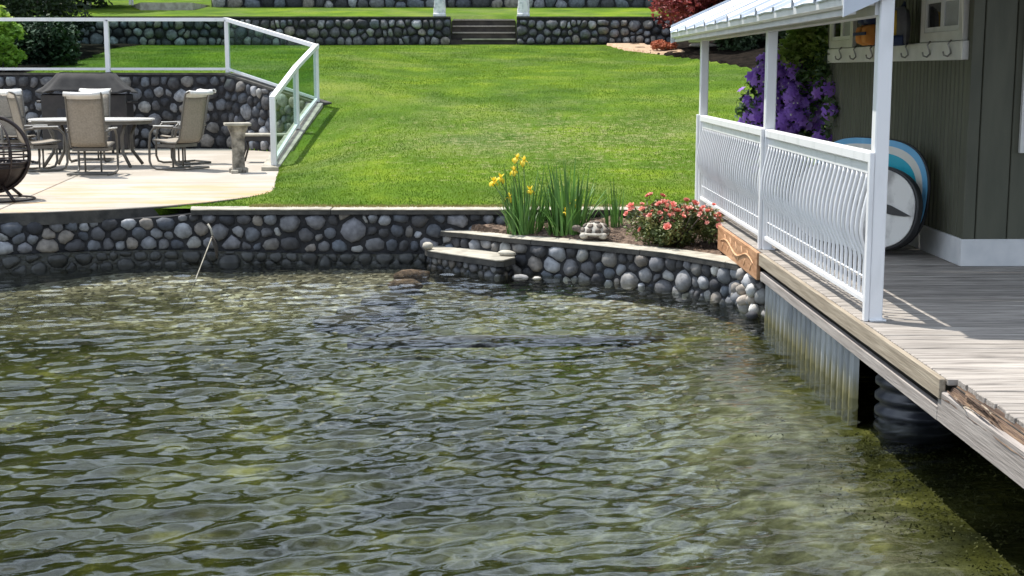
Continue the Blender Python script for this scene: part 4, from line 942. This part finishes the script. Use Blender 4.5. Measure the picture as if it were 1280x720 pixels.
# small bench behind
t = thing('garden_bench', 'small low black bench with a pale top between the pedestal and glass railing', 'bench', (-3.98,24.6,ZP))
MB().box((-.42,-.2,.45), (.42,.2,.49), ch=.01).build('seat', M['cap'], t)
for sx in (-1,1):
    for sy in (-1,1): MB().tube([(sx*.36,sy*.15,.45),(sx*.30,sy*.13,.25),(sx*.38,sy*.17,0)], .018, 6).build('leg', M['black'], t, True)
MB().box((-.38,-.17,.37), (.38,.17,.448)).build('apron', M['black'], t)

# leaning pole in the water
t = thing('leaning_pole', 'thin bleached pole leaning out of the water against the seawall', 'pole')
MB().tube([(-3.36,14.75,-.35),(-3.36+.12,15.1,0),(-3.18,15.85,.42)], .0065, 8).build('stick', M['bamboo'], t, True)
MB().tube([(-3.175,15.86,.43),(-3.20,15.9,.50),(-3.235,15.9,.56)], .013, 8).build('tip', M['cap'], t, True)
MB().tube([(-3.18,15.84,.42),(-3.14,15.86,.30),(-3.13,15.84,.18)], [.02,.025,.008], 6).build('rope_tail', M['darkwood'], t, True)

# stone turtle
t = thing('stone_turtle', 'small carved stone turtle ornament on the planter cap by the iris', 'ornament', (1.08,15.42,.455), math.radians(168))
mb = MB(); nu, nv = 24, 8; vs = []
for j in range(nv+1):
    ph = PI/2*j/nv
    for i in range(nu): a = 2*PI*i/nu; q = 1+.03*math.sin(a*8)*(j < nv); vs.append((.16*math.cos(ph)*math.cos(a)*q, .125*math.cos(ph)*math.sin(a)*q, .05+.125*math.sin(ph)))
mb.add(vs, [(j*nu+i,j*nu+(i+1) % nu,(j+1)*nu+(i+1) % nu,(j+1)*nu+i) for j in range(nv) for i in range(nu)]); mb.build('shell', M['turtle_light'], t, True)
for (ph, cnt, off) in ((.28,10,0),(.78,7,.3),(1.35,3,.2)):
    for k in range(cnt):
        a = 2*PI*k/cnt+off; ctr = Vector((.16*math.cos(ph)*math.cos(a), .125*math.cos(ph)*math.sin(a), .05+.125*math.sin(ph))); nrm = Vector((ctr.x/.0256, ctr.y/.0156, (ctr.z-.05)/.0156)).normalized()
        o = rock(None, rr, .036, .034, .014, 7, 4, .08).build('scute', M['turtle'], t, True, ctr); o.rotation_euler = nrm.to_track_quat('Z','Y').to_euler()
MB().lathe([(.14,.03),(.165,.045),(.15,.06)], 24).build('shell_rim', M['turtle_light'], t, True)
rock(None, rr, .055, .04, .036, 12, 8, .05).build('head', M['turtle'], t, True, (.205,0,.10)); MB().tube([(.12,0,.06),(.19,0,.09)], .03, 8).build('neck', M['turtle'], t, True)
for sx, sy in ((.11,.1),(.11,-.1),(-.1,.1),(-.1,-.1)): rock(None, rr, .05, .035, .035, 10, 6, .08).build('leg', M['turtle_light'] if sy > 0 else M['turtle'], t, True, (sx,sy,.03))

# ---------------------------------------------------------------- plants
def leafcloud(n, centers, size, asp=.55, droop=.0, flat=.6, shell=.55):
    """centers: list of (x,y,z,rx,ry,rz). returns V,F of folded diamond leaves"""
    wts = np.array([c[3]*c[4]*c[5] for c in centers]); wts = wts**.75; wts /= wts.sum(); idx = NR.choice(len(centers), n, p=wts); C = np.array(centers)[idx]
    d = NR.normal(size=(n,3)); d /= np.linalg.norm(d, axis=1)[:,None]; rad = shell+(1-shell)*NR.uniform(0,1,n)**.5; rad *= np.where(NR.uniform(0,1,n) < .25, NR.uniform(.3,1,n), 1)
    rad *= 1+.12*np.sin(d[:,0]*9+C[:,0]*5)*np.sin(d[:,2]*8+C[:,1]*4)
    P = C[:,:3]+d*rad[:,None]*C[:,3:6]
    ax = NR.normal(size=(n,3)); ax[:,2] *= .6; ax[:,2] -= droop; ax /= np.linalg.norm(ax, axis=1)[:,None]
    nm = d*.6+NR.normal(size=(n,3))*.6; nm[:,2] += flat; sd_ = np.cross(ax, nm); sd_ /= np.linalg.norm(sd_, axis=1)[:,None]+1e-9
    s = size*NR.uniform(.6,1.35,n)[:,None]; up = np.cross(sd_, ax)
    a = P-ax*s*.5; b = P+sd_*s*asp*.5+up*s*.08; c = P+ax*s*.5; e = P-sd_*s*asp*.5+up*s*.08
    V = np.stack([a,b,c,e],1).reshape(-1,3); o = np.arange(n)*4
    F = np.concatenate([np.stack([o,o+1,o+2],-1), np.stack([o,o+2,o+3],-1)]); return V, F
def lumps(cx, cy, cz, rx, ry, rz, n, sub, rnd, zmin=None):
    out = []
    for k in range(n):
        while True:
            d = Vector((rnd.uniform(-1,1), rnd.uniform(-1,1), rnd.uniform(-1,1)))
            if d.length < 1: break
        s = sub*rnd.uniform(.6,1.3); out.append((cx+d.x*(rx-s*.4), cy+d.y*(ry-s*.4), cz+d.z*(rz-s*.4), s, s, s*.8))
    return out
def foliage(nm, n, centers, size, m, parent, **k):
    V, F = leafcloud(n, centers, size, **k); return npmesh(nm, V, F, m, parent)
def trunk(parent, pts, r0, r1, nm='trunk', m='trunk'):
    n = len(pts); MB().tube(pts, [r0+(r1-r0)*i/(n-1) for i in range(n)], 8).build(nm, M[m], parent, True)

# iris
def petal(L_, W_, bend, m_=None):
    vs = []; n = 5
    for i in range(n+1):
        f = i/n; w_ = W_*math.sin(PI*min(.98, .12+f*.86))**.7; x = L_*math.sin(bend*f)/bend; z = L_*(1-math.cos(bend*f))/bend
        vs += [(x,-w_/2,-z), (x,0,-z+.15*w_), (x,w_/2,-z)]
    fs = [(i*3+k,i*3+k+1,i*3+k+4,i*3+k+3) for i in range(n) for k in range(2)]; return vs, fs
def iris_flower():
    mb = MB()
    for k in range(3):
        a = 2*PI*k/3; vs, fs = petal(.07,.045,1.7); Rm = Matrix.Rotation(a,4,'Z'); mb.add([Rm @ Vector(v) for v in vs], fs)
        vs, fs = petal(.05,.025,.3); Rm = Matrix.Rotation(a+PI/3,4,'Z') @ Matrix.Rotation(-1.1,4,'Y'); mb.add([Rm @ Vector(v) for v in vs], fs)
    return mb.mesh('flower', True)
IF = iris_flower(); IF.materials.append(M['yellow'])
def blade_mesh(h, wd, lean, curl):
    vs = []; n = 6
    for i in range(n+1):
        f = i/n; x = lean*f*h+curl*h*f**3; z = h*math.sqrt(max(.05, 1-(lean*.5)**2))*(f-.12*abs(curl)*f**3); w_ = wd*(1-f**2.2)*(.8+.4*f)+.001
        vs += [(x,-w_/2,z),(x+.006*(1-f),0,z),(x,w_/2,z)]
    mb = MB(); mb.add(vs, [(i*3+k,i*3+k+1,i*3+k+4,i*3+k+3) for i in range(n) for k in range(2)]); me = mb.mesh('leaf', True); me.materials.append(M['iris']); return me
ri = random.Random(5)
BL = [blade_mesh(h, w_, l, c) for h, w_, l, c in [(.62,.028,.10,.02),(.72,.030,.18,.05),(.55,.028,.28,.1),(.80,.030,.08,.03),(.48,.026,.4,.2),(.66,.028,.22,.02),(.38,.024,.5,.35),(.74,.026,.02,.12)]]
def iris(x, y, z, n, sc, rad, label, flowers, spread=1.0):
    t = thing('yellow_iris', label, 'flower', (x,y,z), 0, 'yellow iris clumps in the planter')
    for k in range(n):
        a = ri.uniform(0,2*PI); rr_ = rad*math.sqrt(ri.random()); o = link('leaf', ri.choice(BL), None, t, (rr_*math.cos(a), rr_*math.sin(a)*.6, 0), (0,0,a+ri.uniform(-.6,.6)))
        s = sc*ri.uniform(.7,1.1); o.scale = (s*spread,s*1.1,s)
    for (dx, dz) in flowers:
        MB().tube([(dx*.2,0,0),(dx*.6,-.02,dz*.6),(dx,-.03,dz-.03)], .006, 5).build('stem', M['stem'], t, True)
        o = link('flower', IF, None, t, (dx,-.03,dz), (ri.uniform(-.2,.2),ri.uniform(-.2,.2),ri.uniform(0,2))); o.scale = (1.25,1.25,1.25)
iris(.33,15.98,.43,105,1.0,.2,'tall iris clump with most of the yellow blooms at the left of the planter',[(-.36,.60),(-.28,.64),(-.13,.72),(-.10,.86),(-.02,.83),(-.18,.42),(.05,.5)])
iris(.80,15.80,.44,120,1.1,.21,'upright iris clump with tall leaf blades beside the stone turtle',[(-.02,.26),(.05,.36)])
iris(1.35,16.05,.5,36,.68,.13,'small low iris clump beside the rose bush',[])
# rose bush
t = thing('rose_bush', 'low bushy rose with coral pink blooms in the planter by the railing', 'rose bush', (0,0,0))
rl = random.Random(8); ctr = lumps(1.92,15.05,.64,.56,.42,.22,52,.14,rl)+lumps(1.7,15.2,.72,.3,.3,.16,12,.11,rl)
foliage('foliage', 9000, ctr, .042, M['roseleaf'], t, asp=.6, shell=.4)
for k in range(12): a = rl.uniform(0,2*PI); trunk(t, [(1.9,15.0,.42),(1.9+.2*math.cos(a),15.0+.2*math.sin(a),.6),(1.9+.38*math.cos(a),15+.32*math.sin(a),.78)], .012, .004, 'stem')
rm = MB()
for rg, (cn, el_, ln, wd) in enumerate(((5,.35,.042,.042),(5,.8,.034,.036),(3,1.2,.024,.026))):
    for k in range(cn):
        vs, fs = petal(ln, wd, -.5); Rm = Matrix.Rotation(2*PI*k/cn+rg*.6,4,'Z') @ Matrix.Rotation(-el_,4,'Y'); rm.add([Rm @ Vector(v) for v in vs], fs)
RM = rm.mesh('bloom', True); RM.materials.append(M['rose'])
k = 0
while k < 120:
    c = rl.choice(ctr); d = Vector((rl.uniform(-1,1), rl.uniform(-1,.35), rl.uniform(-.1,1))).normalized(); p = Vector(c[:3])+d*c[3]*1.02
    if p.z < .66 and rl.random() < .8: continue
    o = link('bloom', RM, None, t, p); o.rotation_euler = (d+Vector((0,0,.4))).to_track_quat('Z','Y').to_euler(); s = rl.uniform(.75,1.35); o.scale = (s,s,s); k += 1
# clematis
t = thing('clematis', 'large clematis covered in violet star flowers climbing the house corner behind the railing', 'climbing plant')
cl = lumps(3.52,17.4,1.84,.52,.40,.74,92,.20,rl)+lumps(3.78,17.2,2.3,.26,.3,.3,12,.17,rl)+lumps(3.32,17.6,1.35,.2,.3,.5,10,.17,rl)+lumps(3.62,17.3,1.0,.4,.3,.4,14,.2,rl)
cl += [(3.74,16.25,2.05,.14,.2,.2),(3.76,16.0,1.8,.1,.2,.2),(3.74,16.3,1.5,.14,.2,.2),(3.74,16.35,2.35,.12,.2,.2)]
foliage('foliage', 9000, cl, .085, M['clemleaf'], t, shell=.4)
foliage('young_foliage', 4200, lumps(3.72,17.1,2.55,.42,.3,.42,24,.17,rl), .08, M['clemlight'], t, shell=.35)
for k in range(6): trunk(t, [(3.6,17.4,.6),(3.6+rl.uniform(-.2,.2),17.4,1.3),(3.5+rl.uniform(-.3,.3),17.3,2.2),(3.7+rl.uniform(-.2,.2),17.2,2.8)], .02, .006, 'vine')
cm = MB()
for k in range(6):
    vs, fs = petal(.085,.048,.35); Rm = Matrix.Rotation(2*PI*k/6,4,'Z'); cm.add([Rm @ Vector(v) for v in vs], fs)
CM = cm.mesh('flower', True); CM.materials.append(M['purple'])
ch = MB().lathe([(.012,-.002),(.014,.008),(.006,.016)], 6).mesh('flower_centre', True); ch.materials.append(M['cream'])
k = 0
main = cl[:92]+cl[104:114]+cl[-4:-1]
while k < 285:
    c = rl.choice(main) if rl.random() < .93 else rl.choice(cl); d = Vector((rl.uniform(-1,.8), rl.uniform(-1.3,.1), rl.uniform(-.5,.9))).normalized(); p = Vector(c[:3])+d*c[3]*1.1
    if p.y > 17.75 or p.z < 1.02 or (p.x > 3.6 and p.z > 1.0 and p.z < 1.7 and rl.random() < .6): continue
    o = link('flower', CM, None, t, p); o.rotation_euler = (d+Vector((rl.uniform(-.3,.3),-.5,rl.uniform(-.1,.4)))).to_track_quat('Z','Y').to_euler(); s = rl.uniform(.72,1.05); o.scale = (s,s,s)
    if k < 140 and s > .8: c2 = link('flower_centre', ch, None, o)
    k += 1
fm = MB(); cv, cf = [v.co.copy() for v in CM.vertices], [tuple(p.vertices) for p in CM.polygons]; k = 0
while k < 560:
    c = rl.choice(main); d = Vector((rl.uniform(-1,.8), rl.uniform(-1.2,.3), rl.uniform(-.6,.9))).normalized(); p = Vector(c[:3])+d*c[3]*rl.uniform(.9,1.05)
    if p.z < 1.0 or p.y > 17.8: continue
    Q = Matrix.Translation(p) @ (d+Vector((rl.uniform(-.4,.4),-.3,rl.uniform(-.2,.4)))).to_track_quat('Z','Y').to_matrix().to_4x4() @ Matrix.Scale(rl.uniform(.65,.95),4)
    fm.add([Q @ v for v in cv], cf); k += 1
struct(fm.build('flower_mass', M['purple'], t, True), 'stuff')
# red maple
t = thing('red_maple', 'spreading dark red Japanese maple above the upper stone wall', 'tree')
rm_ = random.Random(2); mc = lumps(7.1,38.8,4.35,3.1,2.4,1.25,110,.58,rm_)
mc = [c for c in mc if c[2] > 3.70]
foliage('crown', 34000, mc, .14, M['maple'], t, shell=.45, flat=1.0)
trunk(t, [(6.6,39.8,2.6),(6.5,39.7,3.4),(6.2,39.6,4.2)], .16, .09)
for (dx, dy, dz) in ((-1.6,-.4,1.1),(1.5,.3,1.2),(-.6,1.2,1.5),(.5,-1.3,1.0),(0,0,2)): trunk(t, [(6.4,39.7,3.6),(6.4+dx*.5,39.7+dy*.5,3.7+dz*.6),(6.4+dx,39.7+dy,3.7+dz)], .08, .03, 'branch')
# coral plant on bed edge
t = thing('coral_shrub', 'low coral orange plant on the mulch edge below the red maple', 'shrub')
foliage('foliage', 1500, lumps(4.55,39.2,2.93,.36,.3,.12,10,.14,rl), .07, M['coral_leaf'], t, shell=.3)
trunk(t, [(4.55,39.2,2.7),(4.55,39.2,2.95)], .03, .01, 'stem')
MU = [(3.2,42.9),(3.6,40.2),(4.4,38.4),(5.0,38.0),(5.1,39.0),(4.6,41),(4.4,42.9)]
struct(polysheet('mulch', MU, lambda X, Y: lawn_z(X, Y)+.06, mat('tan_mulch', (.30,.20,.12), (.5,.36,.24), scale=12, rough=.95, bump=.8, bscale=30), .1), label='tan mulch strip at the foot of the upper wall')
for k, (x, y, lab) in enumerate(((5.6,38.9,'pale flat garden stone at the left of the maple bed'), (7.2,34.5,'pale edging stone in the shaded bed seen behind the railing post'), (7.9,34.9,'pale edging stone farther right in the shaded bed'))):
    tag(rock(None, rr, .42, .14, .07, 12, 7, .1).build('garden_stone', M['cap'], None, True, (x,y,float(lawn_z(np.array(x),np.array(y)))+.10), (0,0,.2)), lab, 'rock')
# shrubs in the shaded bed on the right, smaller ones added to darken it
for (x, y, r_, lab) in ((6.1,37.0,.8,'small evergreen shrub added as shade at the left edge of the bed'), (7.6,35.0,.9,'low evergreen shrub added as shade in the bed left of the middle porch post'), (8.2,40.5,1.3,'dark evergreen shrub in the shade right of the maple trunk'), (10.2,37.5,1.5,'dark evergreen shrub far right in the shaded bed')):
    t = thing('evergreen_shrub', lab, 'shrub', (0,0,0), 0, 'dark evergreen shrubs'); z = float(lawn_z(np.array(x),np.array(y)))
    foliage('foliage', 5000, lumps(x,y,z+r_*.7,r_,r_,r_*.8,26,.4,rm_), .12, M['dark_leaf'], t); trunk(t, [(x,y,z-.2),(x,y,z+r_)], .07, .03)
# left shrubs and shade tree
for (x, y, r_, h_, lab) in ((-11.3,35.8,1.4,1.7,'dark rounded evergreen shrub left of the upper lawn'), (-12.2,33.6,1.5,1.9,'dark evergreen shrub behind the left railing post'), (-10.3,32.8,.7,.7,'low dark shrub behind the lime green bush'), (-12.4,40.0,1.7,2.6,'tall dark evergreen shrub against the upper wall at the left')):
    t = thing('evergreen_shrub', lab, 'shrub', (0,0,0), 0, 'dark evergreen shrubs'); z = float(lawn_z(np.array(x),np.array(y)))
    foliage('foliage', 6500, lumps(x,y,z+h_*.75,r_,r_,h_,30,.42,rm_), .12, M['dark_leaf'], t); trunk(t, [(x,y,z-.2),(x,y,z+r_)], .08, .03)
t = thing('lime_bush', 'bright yellow green leafy bush behind the glass railing at the far left', 'shrub')
foliage('foliage', 2300, lumps(-10.35,30.3,2.85,.5,.4,.8,24,.2,rm_), .11, M['lime_leaf'], t, shell=.3, asp=.7); trunk(t, [(-10.35,30.3,1.9),(-10.3,30.3,3.1)], .03, .01)
t = thing('cedar_tree', 'tall dark evergreen tree shading the left of the upper lawn', 'tree')
foliage('crown', 26000, lumps(-15.2,37.6,8,3.3,3.3,4.2,90,.9,rm_), .22, M['dark_leaf'], t); trunk(t, [(-15.2,37.6,2.5),(-15.1,37.6,6),(-15.2,37.6,11)], .28, .08)
t = thing('cedar_tree', 'dark evergreen tree on the upper terrace beyond the left wall', 'tree')
foliage('crown', 20000, lumps(-15.5,48.5,7.4,4.2,2.4,3.4,80,.9,rm_), .22, M['dark_leaf'], t); trunk(t, [(-15.5,48.5,4),(-15.5,48.5,10)], .25, .08)
# hedge on the terrace wall, wood beyond
t = thing('clipped_hedge', 'long dark hedge on top of the terrace wall', 'hedge')
foliage('foliage', 12000, [(x, 49.9+rm_.uniform(-.2,.2), 6.2+rm_.uniform(-.3,.3), .9,.7,.7) for x in np.arange(-9.5,14,.5)], .16, M['dark_leaf'], t)
MB().box((-9.5,49.7,4.5), (14,50.1,6.2)).build('branches', M['trunk'], t)
cw = []
for k in range(230):
    x = rm_.uniform(-75,75); hh_ = (28 if x < -12 else 20 if x < 14 else 25)*rm_.uniform(.8,1.15); y = rm_.uniform(66,80)  # trees out of view, heights raised to darken the water reflection
    for q in range(6): cw.append((x+rm_.uniform(-2,2), y, 4+hh_*(.1+.15*q), 3.0-.3*q, 2.4, 2.8))
V, F = leafcloud(90000, cw, 1.15); struct(npmesh('woodland', V, F, M['mid_leaf']), 'stuff', 'unseen green woodland above the garden, height set for its water reflection')
M['woodfloor'] = mat('wood_floor', (.01,.018,.008), (.03,.05,.02), scale=.3, rough=.95, bump=0, spec=.1)
struct(gridmesh('backdrop_hill', np.linspace(-200,200,60), np.linspace(82,200,20), lambda X, Y: 4+np.interp(Y, [82,92,105,200], [0,14,19,24])+2.5*np.sin(X*.12)+1.5*np.sin(X*.31+1)-8*np.clip((X+14)/10,0,1)+8*0, M['woodfloor']), label='unseen dark hillside behind the garden')  # unseen dark slope added behind the trees to darken the water reflection
# path, white bench, handrail at the upper left
struct(MB().prism([(-11.6,47.4),(-9.9,47.4),(-9.6,52),(-13.4,52)], 4.0, 4.45).build('path', M['cap']), label='pale concrete path on the upper terrace')
t = thing('white_bench', 'white slatted bench on the upper terrace left of the path', 'bench', (-12.9,48.6,4.42))
for k in range(4): MB().box((-.75,-.2+.1*k,.42), (.75,-.12+.1*k,.45)).build('seat_slat', M['whitewood'], t)
for s in (-1,1):
    MB().box((s*.7-.03,-.2,0), (s*.7+.03,-.14,.42)).build('leg', M['whitewood'], t); MB().box((s*.7-.03,.14,0), (s*.7+.03,.2,.9)).build('leg', M['whitewood'], t)
for k in range(3): MB().box((-.75,.14,.5+.13*k), (.75,.165,.59+.13*k)).build('back_slat', M['whitewood'], t)
t = thing('handrail', 'slanting pale metal handrail above the dark shrubs at the top left', 'handrail')
MB().tube([(-15.35,44.4,4.2),(-14.2,45.8,4.95)], .03, 8).build('rail', M['white'], t); MB().tube([(-15.3,44.45,3.7),(-15.3,44.45,4.2)], .025, 8).build('post', M['white'], t); MB().tube([(-14.25,45.75,3.9),(-14.25,45.75,4.9)], .025, 8).build('post', M['white'], t)

# ---------------------------------------------------------------- lake bottom detail
M['weed'] = mat('waterweed', (.03,.038,.010), (.15,.15,.05), c3=(.075,.08,.03), scale=5, rough=.8, bump=0, trans=.2)
wc = []; rw = random.Random(31)
for k in range(230):
    if k < 190: x = 2.62+rw.gauss(0,.28); y = rw.uniform(4.6,9.2)
    else: x = rw.uniform(-5,2.2); y = rw.uniform(6,13)
    q = rw.uniform(.08,.24); wc.append((x, y, float(bed_z(np.array(x), np.array(y)))+.02, q, q*rw.uniform(.5,1), (.03)))
V, F = leafcloud(7000, wc, .022, asp=.5); struct(npmesh('waterweed', V, F, M['weed']), 'stuff', 'patches of green waterweed growing on the lake bottom')
cnt = 0; mb = MB(); rg = random.Random(77); V = []; F = []
base = rock(None, rg, 1, 1, .55, 6, 4, .12); bv = np.array(base.v); bf = base.f
tri = []
for f in bf:
    for i in range(1, len(f)-1): tri.append((f[0],f[i],f[i+1]))
tri = np.array(tri)
N_ = 5200; px = NR.uniform(-6,2.4,N_); py = 16.4-NR.uniform(0,1,N_)**2.2*6; ps = .010+.028*NR.uniform(0,1,N_)**4; pa = NR.uniform(0,2*PI,N_); pz = bed_z(px, py)
ca, sa = np.cos(pa), np.sin(pa)
X = (bv[None,:,0]*ca[:,None]-bv[None,:,1]*sa[:,None])*ps[:,None]+px[:,None]; Y = (bv[None,:,0]*sa[:,None]+bv[None,:,1]*ca[:,None])*ps[:,None]+py[:,None]; Z = bv[None,:,2]*ps[:,None]+pz[:,None]
V = np.stack([X,Y,Z],-1).reshape(-1,3); F = (tri[None]+(np.arange(N_)*len(bv))[:,None,None]).reshape(-1,3)
struct(npmesh('pebbles', V, F, mat('pebble', (.08,.075,.05), (.34,.31,.24), scale=9, rough=.8, bump=0, thr=(.35,.68)), smooth=True), 'stuff', 'scattered pebbles on the lake bottom near the wall')
o = MB().tube([(-1.35,12.75,-.20),(-.4,12.62,-.16),(.8,12.7,-.17),(2.2,12.95,-.22)], [.05,.06,.055,.045], 10).build('sunken_log', M['darkwood'], None, True); tag(o, 'long dark waterlogged pole lying just under the water surface', 'log')
for k, (x, y, s, mt) in enumerate(((-.95,15.85,.13,'soil'),(-1.0,15.45,.12,'soil'),(-1.15,14.9,.18,'darkwood'),(-1.3,14.3,.22,'darkwood'),(-1.5,13.8,.2,'darkwood'),(-1.0,13.5,.18,'darkwood'))):
    o = rock(None, rr, s*1.7, s, .08, 10, 6, .1).build('sunken_rock', M[mt], None, True, (x,y,float(bed_z(np.array(x),np.array(y)))+.06), (0,0,rr.uniform(-.3,.3)))
    tag(o, ['', '', 'dark sunken rock third from the seawall in the line of stones','dark sunken rock nearest the waterlogged pole on its left','dark sunken rock left of the end of the waterlogged pole','small dark sunken rock above the middle of the waterlogged pole'][k] if k > 1 else ['rusty brown flat stone under water touching the seawall','brown flat stone under water second from the seawall'][k], 'rock', 'sunken rocks in front of the seawall')
